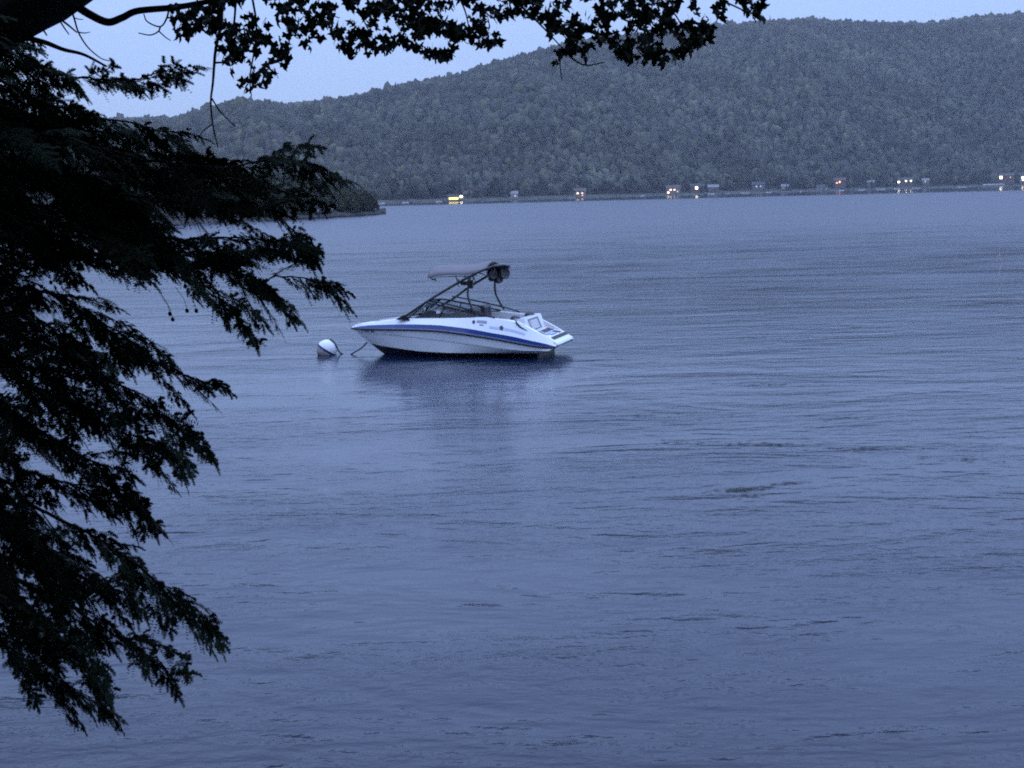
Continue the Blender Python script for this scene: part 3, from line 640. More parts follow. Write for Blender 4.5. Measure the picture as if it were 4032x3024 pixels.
# windshield
for s in (1, -1):
    base = [(4.12, .70 * s, 1.06), (3.9, .80 * s, 1.065), (3.2, .88 * s, 1.07), (2.5, .92 * s, 1.08), (1.97, .93 * s, 1.115)]
    topc = [(3.60, .68 * s, 1.48), (3.45, .72 * s, 1.455), (2.88, .78 * s, 1.335), (2.3, .85 * s, 1.21), (1.95, .90 * s, 1.135)]
    pn = MB().strip(base, topc).build('windshield_pane', M['glass'], boat, True)
    MB().tube(topc, .024, 7).build('frame', M['black_metal'], pn, True)
    MB().tube(base, .022, 7).build('frame', M['black_metal'], pn, True)
    MB().tube([base[0], topc[0]], .018, 6).build('frame', M['black_metal'], pn)
    MB().tube([base[2], (3.05, .80 * s, 1.375)], .016, 6).build('frame', M['black_metal'], pn)
    gx = -.18 if s < 0 else 0.0
    MB().tube([(3.50 + gx, .80 * s, 1.545), (2.9 + gx, .83 * s, 1.43), (2.3 + gx, .90 * s, 1.29), (1.85 + gx, .96 * s, 1.165), (1.60 + gx, .99 * s, 1.08)], .022, 7).build('grab_rail', M['black_metal'], boat, True)
    fb = [(4.12, .70 * s, 1.06), (4.26, .40 * s, 1.06), (4.30, .2 * s, 1.06)]; ft = [(3.60, .68 * s, 1.48), (3.66, .40 * s, 1.50), (3.68, .2 * s, 1.50)]
    pf = MB().strip(fb, ft).build('windshield_pane', M['glass'], boat, True)
    MB().tube(ft, .02, 6).build('frame', M['black_metal'], pf); MB().tube(fb, .02, 6).build('frame', M['black_metal'], pf)
    MB().tube([fb[2], ft[2]], .018, 6).build('frame', M['black_metal'], pf)
# tower
near = [(4.27, .86, 1.05), (3.52, .85, 1.52), (2.83, .83, 1.91), (2.27, .80, 2.20), (1.95, .78, 2.34), (1.73, .72, 2.42)]
far_ = [(4.20, -.86, 1.02), (3.52, -.85, 1.36), (3.22, -.85, 1.53), (2.84, -.83, 1.79), (2.28, -.80, 2.10), (1.95, -.77, 2.29), (1.74, -.72, 2.38)]
tower = MB().tube(spline(near, 24), .034, 9).build('tower_leg', M['black_metal'], boat, True)
MB().tube(spline(far_, 24), .034, 9).build('tower_leg', M['black_metal'], boat, True)
MB().tube([(1.73, .72, 2.42), (1.70, .4, 2.44), (1.70, -.4, 2.42), (1.74, -.72, 2.38)], .034, 9).build('tower_crossbar', M['black_metal'], boat, True)
MB().tube(spline([(2.30, .80, 2.17), (2.36, .85, 1.85), (2.34, .90, 1.60), (2.17, .96, 1.15)], 14), .029, 8).build('tower_rear_leg', M['black_metal'], boat, True)
MB().tube(spline([(2.02, -.79, 2.24), (2.07, -.81, 1.94), (2.08, -.85, 1.66), (2.02, -.90, 1.45), (1.87, -.96, 1.15)], 14), .029, 8).build('tower_rear_leg', M['black_metal'], boat, True)
for s, zz in ((1, 1.05), (-1, 1.02)):
    MB().prism([(4.42, zz - .02), (4.02, zz - .03), (4.12, zz + .12), (4.22, zz + .10)], .86 * s - .045, .86 * s + .045).build('tower_foot', M['black_metal'], boat)
# tower speakers (starboard) and board rack (port)
def can(c, r, l, ax, parent=boat):
    o = MB().lathe([(0.001, -l / 2), (r * .55, -l / 2), (r * .9, -l * .3), (r, 0), (r, l * .45), (r * .9, l / 2)], c, ax, 18).build('speaker', M['black_rubber'], parent, True)
    MB().lathe([(r * .9, l * .5), (r * .6, l * .42), (.001, l * .46)], c, ax, 18).build('grille', M['speaker_grey'], o, True)
can((2.12, -.70, 2.16), .135, .30, (-.5, .75, -.05)); can((1.84, -.80, 2.17), .16, .28, (-.75, .6, .0))
can((1.95, -.74, 1.99), .10, .22, (-.6, .7, .1))
MB().box((1.80, -.76, 2.35), (.34, .22, .10)).build('speaker_bracket', M['black_metal'], boat)
MB().box((2.02, -.72, 2.02), (.34, .10, .12)).build('speaker_bracket', M['black_metal'], boat)
MB().box((2.40, .83, 2.00), (.30, .12, .10)).build('board_rack', M['black_metal'], boat)
for q in (-.10, .04, .16): MB().tube([(2.40 + q, .86, 2.00), (2.41 + q, .98, 2.05), (2.42 + q, 1.0, 2.13)], .017, 6).build('rack_fork', M['black_rubber'], boat)
MB().box((2.30, .81, 1.97), (.14, .10, .22)).build('board_rack', M['black_metal'], boat)
# canopy
nu, nv = 17, 13; A = np.zeros((nu, nv, 3))
for i, a in enumerate(np.linspace(0, 1, nu)):
    for j, b in enumerate(np.linspace(-1, 1, nv)):
        x = 3.50 - a * 1.62 + .14 * (1 - b * b) * (1 - a)
        z = 2.22 + .19 * (1 - abs(b) ** 2.2) + .05 * math.sin(a * math.pi) + .02 * math.sin(a * 3 * math.pi) * (1 - b * b) + .13 * max(0, a - .68) / .32
        z -= .05 * max(0, .12 - a) / .12
        A[i, j] = (x, b * .80, z)
m = MB(); I = np.arange(nu * nv).reshape(nu, nv)
m.add(A.reshape(-1, 3), [(int(I[i, j]), int(I[i, j + 1]), int(I[i + 1, j + 1]), int(I[i + 1, j])) for i in range(nu - 1) for j in range(nv - 1)])
rim = [I[i, 0] for i in range(nu)] + [I[-1, j] for j in range(1, nv)] + [I[i, -1] for i in range(nu - 2, -1, -1)] + [I[0, j] for j in range(nv - 2, 0, -1)]
up = [m.v[i] for i in rim]; dn = [(p[0], p[1], p[2] - .04) for p in up]
m.strip(up + up[:1], dn + dn[:1])
can_o = m.build('canopy', M['canvas'], boat, True)
sm = can_o.modifiers.new('thickness', 'SOLIDIFY'); sm.thickness = .012
for s in (1, -1):
    for pts in ([(3.45, .78 * s, 2.16), (2.9, .80 * s, 2.18), (2.1, .79 * s, 2.20)],): MB().tube(pts, .013, 6).build('canopy_bow', M['chrome'], can_o)
    MB().tube([(2.72, .79 * s, 2.22), (2.66, .80 * s, 2.02), (2.62, .82 * s, 1.90)], .014, 6).build('canopy_strut', M['black_metal'], can_o)
    MB().tube([(2.30, .79 * s, 2.22), (2.22, .80 * s, 2.14), (2.25, .81 * s, 1.98)], .014, 6).build('canopy_strut', M['black_metal'], can_o)
    MB().tube([(2.55, .79 * s, 2.2), (2.32, .80 * s, 2.12)], .012, 6).build('canopy_strut', M['black_metal'], can_o)
MB().tube([(3.50, .6, 2.17), (3.40, .7, 2.10), (3.30, .76, 2.12), (3.28, .77, 2.06)], .02, 6).build('canopy_buckle', M['black_rubber'], can_o)
MB().tube([(3.42, .78, 2.17), (3.43, .79, 1.6), (3.40, .80, 1.45)], .005, 5).build('canopy_strap', M['decal_pale'], can_o)
# markings on the side: dark round emblem, two grey lettering bars, round badge; registration marks at the bow
def on_side(x, k):                                       # point on the white topside, k=0 at stripe, 1 at deck edge
    a = np.array([np.interp(x, btop[:, 0], btop[:, i]) for i in range(3)]); b = np.array([np.interp(x, deck[:, 0], deck[:, i]) for i in range(3)])
    return a + (b - a) * k
def decal(name, x0, x1, k0, k1, matl, f=on_side, dy=.006):
    A = []; 
    for kk in (k0, k1):
        for x in np.linspace(x0, x1, 5): A.append(f(x, kk) + np.array([0, dy, .001]))
    return MB().strip(A[:5], A[5:], True).build(name, matl, boat)
for q, rr in ((0, .036),):
    c = on_side(2.16, .66); V = [c + np.array([0, .008, 0])] + [on_side(2.16 + .04 * math.cos(a), .66 + .17 * math.sin(a)) + np.array([0, .007, 0]) for a in np.linspace(0, 2 * math.pi, 13)[:-1]]
    MB().add(V, [(0, 1 + i, 1 + (i + 1) % 12) for i in range(12)]).build('emblem', M['decal_dark'], boat)
decal('lettering', 1.80, 2.08, .60, .80, M['decal_grey']); decal('lettering', 1.88, 2.00, .40, .52, M['decal_grey'])
decal('side_groove', .75, 1.72, .30, .48, M['decal_pale'])
V = [on_side(1.39, .45) + np.array([0, .010, 0])] + [on_side(1.39 + .055 * math.cos(a), .45 + .16 * math.sin(a)) + np.array([0, .009, 0]) for a in np.linspace(0, 2 * math.pi, 13)[:-1]]
MB().add(V, [(0, 1 + i, 1 + (i + 1) % 12) for i in range(12)]).build('badge', M['speaker_grey'], boat)
def on_hull(x, k):
    off = crease + np.array([0, .018, .012]); 
    a = np.array([np.interp(x, off[:, 0], off[:, i]) for i in range(3)]); b = np.array([np.interp(x, rail[:, 0], rail[:, i]) for i in range(3)])
    return a + (b - a) * k
for q in range(8):
    if q in (2, 6): continue
    decal('registration_mark', 5.22 + q * .06, 5.255 + q * .06, .25, .8, M['decal_dark'], on_hull, .008)
MB().tube([(5.72, .14, .85), (5.72, .15, .90), (5.82, .12, .89), (5.82, .11, .84)], .011, 6).build('bow_cleat', M['chrome'], boat)
MB().tube([(5.95, .02, .80), (5.95, .02, .87)], .018, 6).build('bow_light', M['chrome'], boat)
MB().lathe([(.03 + .008 * math.cos(a), .008 * math.sin(a)) for a in np.linspace(0, 2 * math.pi, 7)], (5.60, 0, .34), (0, 1, 0), 12).build('bow_eye', M['chrome'], boat)
def bw(x, y, z):                                        # boat coordinates -> world
    h = np.array([-math.cos(TH), math.sin(TH), 0]); return O_B + h * x + port_w * y + np.array([0, 0, z])
rp = spline([bw(5.60, .0, .33), bw(5.72, .05, .20), bw(5.86, .10, .10), bw(5.98, .12, .04), bw(6.10, .14, -.04)], 24)
o = MB().tube(rp, .020, 7).build('mooring_line', M['rope'], None, True); tag(o, 'dark line hanging from the bow of the motorboat into the water', 'rope')

# ---------------------------------------------------------------- mooring buoy
B0 = on_plane(1200 + .5244 * 167, 980 + .5244 * 792, 0.0)
buoy = empty('mooring_buoy', B0); tag(buoy, 'round white mooring buoy with dark blue band and pickup rope', 'buoy')
ax = np.array([.55, .02, .83]); ax /= np.linalg.norm(ax); rb = .285; cz = .13
def ball(a0, a1, n, grow=0.0): return [((rb + grow) * math.cos(a), (rb + grow) * math.sin(a)) for a in np.linspace(a0, a1, n)]
MB().lathe(ball(.10, 1.53, 12), (0, 0, cz), ax, 28).build('cap', M['buoy_white'], buoy, True)
MB().lathe(ball(-.09, .10, 4, .006), (0, 0, cz), ax, 28).build('band', M['buoy_blue'], buoy, True)
MB().lathe(ball(-.75, -.09, 7), (0, 0, cz), ax, 28).build('lower_half', M['buoy_stain'], buoy, True)
MB().lathe(ball(-1.55, -.75, 7), (0, 0, cz), ax, 28).build('underside', M['buoy_slime'], buoy, True)
MB().lathe([(.001, .02), (.03, .02), (.03, -.03)], tuple(np.array([0, 0, cz]) + ax * (rb + .01)), ax, 10).build('top_ring', M['chrome'], buoy)
rp = spline([B0 + np.array([.10, -.03, .43]), B0 + np.array([.20, -.05, .36]), B0 + np.array([.28, -.07, .24]), B0 + np.array([.33, -.06, .10]), B0 + np.array([.39, -.04, .03]), B0 + np.array([.45, -.03, .0])], 22)
o = MB().tube(rp, .021, 7).build('pickup_rope', M['rope'], None, True); tag(o, 'dark blue rope draped over the white mooring buoy', 'rope')

# ---------------------------------------------------------------- floating weed
g6 = np.random.default_rng(11)
def weed_patch(px, py, wpx, slope, label, n=60, size=.10):
    c = on_plane(px, py); mm = MB()
    sc_ = np.linalg.norm(c - CAM) / FPX
    for i in range(n):
        u = g6.normal(0, .36); x = px + u * wpx; y = py - u * wpx * slope + g6.normal(0, 4.5)
        p = on_plane(x, y) - c; a = g6.uniform(-.35, .35); l = size * g6.uniform(.4, 1.5); w = size * g6.uniform(.05, .14)
        d = np.array([math.cos(a), math.sin(a), 0]); e = np.array([-math.sin(a), math.cos(a), 0]); z = g6.uniform(.004, .012)
        mm.add([p - d * l + (0, 0, .003), p + e * w + (0, 0, z), p + d * l + (0, 0, g6.uniform(.003, .016)), p - e * w + (0, 0, z)], [(0, 1, 2, 3)])
    o = mm.build('floating_weed', M['weed']); o.location = c; tag(o, label, 'weed', 'weed patches afloat on the lake', 'stuff')
weed_patch(2900, 1932, 130, .02, 'darkest left end of the slanting weed streak right of the boat', 60, .07)
weed_patch(2985, 1922, 130, .08, 'middle of the slanting weed streak right of the boat', 60, .07)
weed_patch(3100, 1903, 110, .08, 'right end of the slanting weed streak right of the boat', 45, .07)
weed_patch(2945, 1955, 110, .0, 'small weed patch just below the slanting streak', 26, .06)
weed_patch(2700, 1742, 200, .03, 'thin weed streak left of the long broken weed line', 30, .08)
weed_patch(3020, 1750, 260, .0, 'dark weed streak at the middle of the long broken line', 70, .08)
weed_patch(3420, 1768, 260, .02, 'weed streak in the right half of the long broken line', 60, .08)
weed_patch(3800, 1810, 250, -.04, 'faint weed streak at the right end of the long broken line', 30, .08)
weed_patch(2560, 1636, 300, .0, 'faint weed streak far right of the boat reflection', 26, .09)
weed_patch(3320, 1645, 220, .0, 'thin weed streak above the long broken line', 26, .09)
weed_patch(3000, 1516, 330, .0, 'faint far weed streak level with the boat reflection', 34, .10)
weed_patch(2950, 1330, 180, .0, 'thin dark weed streak level with the boat hull', 22, .12)
weed_patch(3690, 1998, 60, -.1, 'tiny weed tuft near the right edge', 10, .06)

# ---------------------------------------------------------------- near bank under the camera (out of frame)
xsn = np.linspace(-30, 30, 41); ysn = np.linspace(-24, 9.5, 30); Vb = []
for y in ysn:
    for x in xsn:
        ye = y - 0.6 * math.sin(x * .35) * .6 + (0.8 if x < -4 else 0)
        z = np.interp(ye, [-24, -6, 1.2, 5, 8.2, 9.6], [5.5, 3.4, 2.7, 1.25, .0, -.9]) + .06 * math.sin(x * 2.1 + y) * math.sin(y * 1.7)
        Vb.append((x, y, z))
I = np.arange(30 * 41).reshape(30, 41); Q = np.stack([I[:-1, :-1], I[:-1, 1:], I[1:, 1:], I[1:, :-1]], -1).reshape(-1, 4)
o = link(bpy.data.objects.new('bank', np_mesh('bank', np.array(Vb), Q, M['bankm'], True))); tag(o, kind='structure')

# unseen tree crowns added behind and above the camera to shade the near foliage
g9 = np.random.default_rng(31); Vw, Fw = [], []
for i in range(900):
    if i < 620: c_ = np.array([g9.uniform(-34, 34), g9.uniform(-30, -3.5), g9.uniform(4.5, 17)]); r_ = g9.uniform(1.3, 2.8)
    else: c_ = np.array([g9.uniform(-16, 9), g9.uniform(-4, 7.0), g9.uniform(9.5, 15)]); r_ = g9.uniform(.7, 1.5)
    b_ = len(Vw) * len(IV); Vw.append(LUMP[i % 24] * r_ * np.array([1, 1, .8]) + c_); Fw.append(IF + b_)
for i in range(26):
    x_, y_ = g9.uniform(-30, 30), g9.uniform(-24, -5)
o = link(bpy.data.objects.new('bank_woods', np_mesh('bank_woods', np.concatenate(Vw), np.concatenate(Fw), M['crown'], False, np.tile([(.03, .045, .025)], (len(Vw) * len(IV), 1)))))
tag(o, 'unseen leafy woods added behind and above the viewpoint to shade the near foliage', 'woods', kind='stuff')

# ---------------------------------------------------------------- maple: leaning limb, twigs and leaves
maple = empty('maple_tree', (-5.6, 6.4, 0.3)); tag(maple, 'dark leafy maple whose limb leans in at the top left corner', 'tree')
ML = np.array(maple.location)
DM = 8.4
def mp(px, py, dd=0.0): return at(px, py, DM + dd) - ML
def twig(name, pts, r0_, r1, parent, n=24, sides=7):
    P_ = spline(pts, n); o = MB().tube(P_, list(np.linspace(r0_, r1, n)), sides).build(name, M['bark'], parent, True); return o, P_
trunk_pts = [np.array([0, 0, -.4]), np.array([.15, .4, 1.2]), mp(-1000, 900, -.2), mp(-500, 372), mp(169, -16), mp(700, -320), mp(1200, -700), mp(1500, -1200)]
Pt = spline(trunk_pts, 60); rt = np.interp(np.linspace(0, 1, 60), [0, .2, .45, .6, .75, 1], [.36, .28, .20, .155, .13, .07])
rt = rt * (1 + .05 * np.sin(np.arange(60) * 1.7))
MB().tube(Pt, list(rt), 18).build('limb', M['bark'], maple, True)
A_, PA = twig('branch', [mp(290, 15), mp(350, 55), mp(423, 87), mp(480, 70), mp(542, 43), mp(680, 30), mp(770, 16), mp(900, -12), mp(1100, -45), mp(1500, -70), mp(2000, -60), mp(2500, -55), mp(2800, -40), mp(2960, -10)], .024, .006, maple, 90, 8)
TW = {}
for key, pts, ra, rbb in [
    ('a', [mp(1100, -45), mp(1200, 40, .1), mp(1280, 110, .15)], .008, .003), ('b', [mp(1480, -68), mp(1650, 60, -.1), mp(1760, 150, -.15)], .008, .003),
    ('c', [mp(1960, -60), mp(2080, 50), mp(2140, 110), mp(2215, 190)], .008, .003), ('d', [mp(2300, -58), mp(2450, 70, .1), mp(2600, 150, .1)], .008, .003),
    ('e', [mp(2040, -60), mp(2130, 60), mp(2230, 150)], .006, .003), ('f', [mp(2215, 190), mp(2260, 235), mp(2310, 257), mp(2380, 245)], .006, .003),
    ('g', [mp(868, -8), mp(872, 80), mp(850, 190), mp(843, 260), mp(838, 330), mp(830, 400), mp(838, 490), mp(858, 582)], .011, .0035),
    ('h', [mp(834, 388), mp(868, 440), mp(925, 497)], .005, .003), ('i', [mp(836, 490), mp(800, 515), mp(775, 556)], .004, .0025),
    ('j', [mp(930, -20), mp(920, 100), mp(895, 160), mp(918, 205), mp(965, 228)], .007, .003), ('k', [mp(845, 247), mp(880, 247), mp(905, 258), mp(950, 236)], .006, .003),
    ('l', [mp(283, 45), mp(293, 75), mp(310, 130), mp(345, 185), mp(395, 228), mp(430, 240)], .006, .0025), ('m', [mp(292, 70), mp(312, 76), mp(328, 76)], .003, .002),
    ('n', [mp(305, 126), mp(332, 130), mp(356, 126)], .004, .002), ('o', [mp(228, 68), mp(250, 105), mp(272, 136)], .006, .003), ('o', [mp(228, 68), mp(270, 100), mp(303, 128)], .007, .004),
    ('p', [mp(160, 105), mp(175, 125), mp(185, 140)], .006, .004), ('q', [mp(666, 34), mp(655, 75), mp(630, 105), mp(580, 85), mp(566, 55)], .006, .003),
    ('r', [mp(632, 104), mp(622, 125), mp(590, 138), mp(545, 130)], .005, .003), ('s', [mp(625, 122), mp(650, 145), mp(672, 160)], .004, .0025), ('t', [mp(660, 70), mp(700, 68), mp(740, 62)], .005, .003),
    ('u', [mp(110, 150), mp(180, 168), mp(250, 195), mp(330, 215), mp(420, 262)], .016, .006), ('v', [mp(2720, -48), mp(2860, 10), mp(2950, 50), mp(3000, 62)], .006, .003),
    ('w', [mp(1780, -66), mp(1830, 40, .2), mp(1850, 130, .2)], .006, .003), ('x', [mp(2215, 185), mp(2205, 250), mp(2213, 318)], .004, .0025), ('y', [mp(2550, -55), mp(2660, 60, .1), mp(2700, 150, .1)], .007, .003),
    ('z', [mp(1330, -60), mp(1420, 60, .1), mp(1480, 180, .1)], .007, .003), ('z2', [mp(990, -30), mp(1010, 120, -.1), mp(985, 300, -.1), mp(990, 380, -.1)], .007, .003)]:
    twig('twig', pts, ra, rbb, A_ if key not in 'lmnopu' else maple, 22, 6)
def leaf_mesh(seed):
    g = np.random.default_rng(seed)
    lob = [(-140, .50), (-112, .52), (-98, .46), (-72, .88), (-56, .66), (-40, .52), (-26, .74), (-12, .80), (0, 1.0), (12, .80), (26, .74), (40, .52), (56, .66), (72, .88), (98, .46), (112, .52), (140, .50)]
    V = [(0, 0, 0)]
    for a, r in lob:
        r *= g.uniform(.85, 1.12); a = math.radians(a + g.uniform(-5, 5)); x, y = r * math.sin(a), r * math.cos(a)
        V.append((x, y, -.30 * (x * x) - .34 * max(y, 0) ** 2 + g.uniform(-.08, .08)))
    n = len(lob); F = [(0, i, i + 1) for i in range(1, n)]
    b = len(V); V += [(-.012, 0, 0), (.012, 0, 0), (.02, -.75, .22), (-.004, -.75, .22)]; F.append((b, b + 1, b + 2, b + 3))
    me = bpy.data.meshes.new('leaf'); me.from_pydata(V, [], F); me.update(); me.materials.append(M['leaf']); return me
LEAF = [leaf_mesh(s) for s in range(6)]
bx = [660, 690, 730, 800, 860, 900, 985, 1040, 1090, 1130, 1200, 1280, 1385, 1480, 1540, 1590, 1715, 1780, 1820, 1930, 2000, 2060, 2130, 2190, 2230, 2370, 2515, 2600, 2715, 2790, 2845, 2875, 2915, 2960, 3000, 3015]
by = [60, 160, 185, 190, 200, 330, 400, 350, 335, 265, 215, 200, 250, 270, 220, 195, 265, 250, 195, 215, 150, 125, 140, 285, 250, 268, 268, 280, 235, 175, 85, 20, 25, 105, 105, 0]
g7 = np.random.default_rng(4)
spots = []
while len(spots) < 1900:
    x = g7.uniform(670, 3012); y = g7.uniform(-150, 400)
    ym = np.interp(x, bx, by) - 28
    if y > ym: continue
    if 2010 < x < 2165 and y > 70 and g7.uniform() < .85: continue
    if 930 < x < 1085 and 0 < y < 70 and g7.uniform() < .8: continue
    if 660 < x < 760 and y < 40 and g7.uniform() < .8: continue
    if 1140 < x < 1250 and 100 < y < 400 and g7.uniform() < .5: continue
    if 860 < x < 980 and 240 < y < 330 and g7.uniform() < .75: continue
    if g7.uniform() < .15 + .7 * (math.sin(x * .021 + 1.2 * math.sin(y * .02)) * math.sin(y * .033 + x * .007) > .3): continue
    spots.append((x, y))
spots = sorted(spots, key=lambda q: -(q[1] > 10) - 0.0001 * q[1])
def leaf_matrix(x, y):
    c = Vector(mp(x, y, g7.normal(0, .35)))
    s = g7.uniform(.027, .058)
    yaw, tilt, rollv = g7.uniform(0, 2 * math.pi), g7.uniform(-2.5, -.6), g7.uniform(-.7, .7)
    R = Matrix.Rotation(yaw, 4, 'Z') @ Matrix.Rotation(tilt, 4, 'X') @ Matrix.Rotation(rollv, 4, 'Y')
    return Matrix.Translation(c) @ R @ Matrix.Scale(s, 4)
rest_V, rest_F = [], []
up_extra = [(g7.uniform(200, 3300), g7.uniform(-1500, -150)) for _ in range(1500)]
for i, (x, y) in enumerate(spots + up_extra):
    Mx = leaf_matrix(x, y)
    if i < 300:
        o = bpy.data.objects.new('leaf', LEAF[i % 6]); link(o); o.parent = maple; o.matrix_local = Mx
    else:
        me = LEAF[i % 6]; b = len(rest_V); rest_V += [tuple(Mx @ v.co) for v in me.vertices]; rest_F += [tuple(b + k for k in p.vertices) for p in me.polygons]
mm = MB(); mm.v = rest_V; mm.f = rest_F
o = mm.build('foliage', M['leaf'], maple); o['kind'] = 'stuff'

# ---------------------------------------------------------------- hemlock: boughs of drooping needle sprays
hem = empty('hemlock_tree', (-4.35, 6.9, 0.2)); tag(hem, 'dark hemlock with drooping needle boughs hanging in from the left', 'tree')
HL = np.array(hem.location)
Ptr = spline([(0, 0, -.5), (.05, .05, 2.0), (0, .1, 4.5), (-.05, .1, 7.5), (0, .1, 11.0)], 30)
MB().tube(Ptr, list(np.linspace(.26, .05, 30)), 16).build('trunk', M['bark2'], hem, True)
K = 4032 / 2212
g8 = np.random.default_rng(19)
def trunk_at(z):
    i = np.argmin(abs(Ptr[:, 2] + HL[2] - z)); return Ptr[i]
def unit(v): return v / (np.linalg.norm(v) + 1e-9)
def bough(pts, d0, d1, width=1.0, dens=1.0, bare=0.0, tipw=.06):
    pts = [(x - (15 if j >= len(pts) - 2 else 8), y - (14 if j >= len(pts) - 2 else 8)) for j, (x, y) in enumerate(pts)]
    n = len(pts); world = [at(x * K, y * K, d0 + (d1 - d0) * i / (n - 1)) - HL for i, (x, y) in enumerate(pts)]
    st = trunk_at(world[0][2] + HL[2] + .35); P_ = spline([st, (st + world[0]) / 2 + np.array([0, 0, .05])] + world, 70)
    wob = np.cumsum(g8.normal(0, .006, (70, 3)), 0); wob -= np.linspace(0, 1, 70)[:, None] * wob[-1]; P_ = P_ + wob
    seg = np.linalg.norm(np.diff(P_, axis=0), axis=1); s = np.r_[0, np.cumsum(seg)]; Ltot = s[-1]
    rad = np.interp(s / Ltot, [0, .4, .8, 1], [.030, .014, .006, .002])
    stem = MB().tube(P_, list(rad), 7)
    s0 = float(np.interp(1.4, np.arange(70) / 69 * (n + 1), s))            # sprays begin outside the trunk
    tert = []; ph0 = g8.uniform(0, 6)
    sp = .046 / dens; q = s0; side = 1
    while q < Ltot:
        k = q / Ltot; p = np.array([np.interp(q, s, P_[:, c]) for c in range(3)]); p2 = np.array([np.interp(min(q + .05, Ltot), s, P_[:, c]) for c in range(3)])
        p1 = np.array([np.interp(max(q - .05, 0), s, P_[:, c]) for c in range(3)]); ax_ = unit(p2 - p1)
        if g8.uniform() > bare * (1 - k):
            rem = Ltot - q
            clump = .55 + .75 * (math.sin(q * 17 + ph0) * math.sin(q * 7.3 + 2 * ph0) > -.15)
            L = min(.34 * width * clump, .06 + rem * .6) * g8.uniform(.5, 1.25) + tipw * .3
            hz = unit(np.cross(ax_, (0, 0, 1))) * side
            d = unit(ax_ * g8.uniform(.7, 1.0) + hz * g8.uniform(.05, 1.0) + np.array([0, 0, -1]) * g8.uniform(-.45, .70))
            m_ = 9; pp = [p]; dd = d.copy()
            for i in range(m_):
                dd = unit(dd + np.array([0, 0, -.03]) + ax_ * .02 + g8.normal(0, .02, 3)); pp.append(pp[-1] + dd * L / m_)
            pp = np.array(pp)
            stem.tube(pp[::3] if len(pp) % 3 == 1 else pp[::2], list(np.linspace(.0035, .0012, len(pp[::3] if len(pp) % 3 == 1 else pp[::2]))), 3, False)
            n1 = unit(np.cross(dd, np.cross((0, 0, 1), dd))); n2 = unit(np.cross(dd, n1)); ph = g8.uniform(-1.25, 1.25)
            nrm = unit(n1 * math.cos(ph) + n2 * math.sin(ph))
            # tertiary twigs both sides, plus the tip itself
            cnt = max(4, int(L / .017)); 
            for j in range(cnt):
                t = (j + g8.uniform(0, .8)) / cnt; f = t * m_; i0 = min(int(f), m_ - 1); b = pp[i0] + (pp[i0 + 1] - pp[i0]) * (f - i0); dl = unit(pp[i0 + 1] - pp[i0])
                sd = unit(np.cross(nrm, dl)) * (1 if j % 2 else -1)
                td = unit(dl * .8 + sd * .62 + np.array([0, 0, -.12]) + g8.normal(0, .08, 3))
                tl = min(.125, .028 + L * (1 - t) * .62) * g8.uniform(.35, 1.2)
                tert.append((b, td, nrm, tl))
                if tl > .055:
                    for e_ in (1, -1, 1):
                        if g8.uniform() < .75: tert.append((b + td * tl * g8.uniform(.15, .7), unit(td * .75 + np.cross(nrm, td) * .65 * e_ + g8.normal(0, .1, 3)), nrm, tl * g8.uniform(.25, .5)))
            tert.append((pp[-1], dd, nrm, g8.uniform(.03, .06)))
            tert.append((pp[m_ // 2], unit(pp[-1] - pp[m_ // 2]), nrm, L * .5))
        q += sp * g8.uniform(.6, 1.4); side = -side
    stem_o = stem.build('bough', M['bark2'], hem, True)
    B = np.array([t[0] for t in tert]); D = np.array([t[1] for t in tert]); Nn = np.array([t[2] for t in tert]); TL = np.array([t[3] for t in tert])
    m_ = 11; tq = (np.arange(m_) + .5) / m_
    S_ = np.cross(Nn, D); S_ /= np.linalg.norm(S_, axis=1)[:, None] + 1e-9
    base = B[:, None] + D[:, None] * (tq[None, :, None] * TL[:, None, None]) + np.array([0, 0, -1.]) * (tq[None, :, None] ** 2 * TL[:, None, None] * .25)
    out = []
    for sgn in (1, -1):
        nd = D[:, None] * .55 + sgn * S_[:, None] * .85 + g8.normal(0, .16, base.shape); nd /= np.linalg.norm(nd, axis=2)[:, :, None]
        ln = (.0175 * (1 - .45 * tq[None] ** 2) * g8.uniform(.7, 1.2, base.shape[:2]))[:, :, None]; wd = .0027 * (1 + 0 * ln)
        e = np.cross(nd, Nn[:, None]); e /= np.linalg.norm(e, axis=2)[:, :, None] + 1e-9
        out.append(np.stack([base - e * wd * 1.25, base + e * wd * 1.25, base + nd * ln], 2).reshape(-1, 3))
    tw = .0011; e = S_
    out.append(np.stack([B - e * tw, B + e * tw, B + D * TL[:, None] + np.array([0, 0, -.25]) * TL[:, None]], 1).reshape(-1, 3))
    V = np.concatenate(out); F3 = np.arange(len(V)).reshape(-1, 3)
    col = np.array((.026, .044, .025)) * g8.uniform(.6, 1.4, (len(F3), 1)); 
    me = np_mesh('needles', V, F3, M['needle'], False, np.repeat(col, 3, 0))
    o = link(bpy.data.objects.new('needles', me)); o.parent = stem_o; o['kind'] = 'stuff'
    return len(F3)
NB = 0
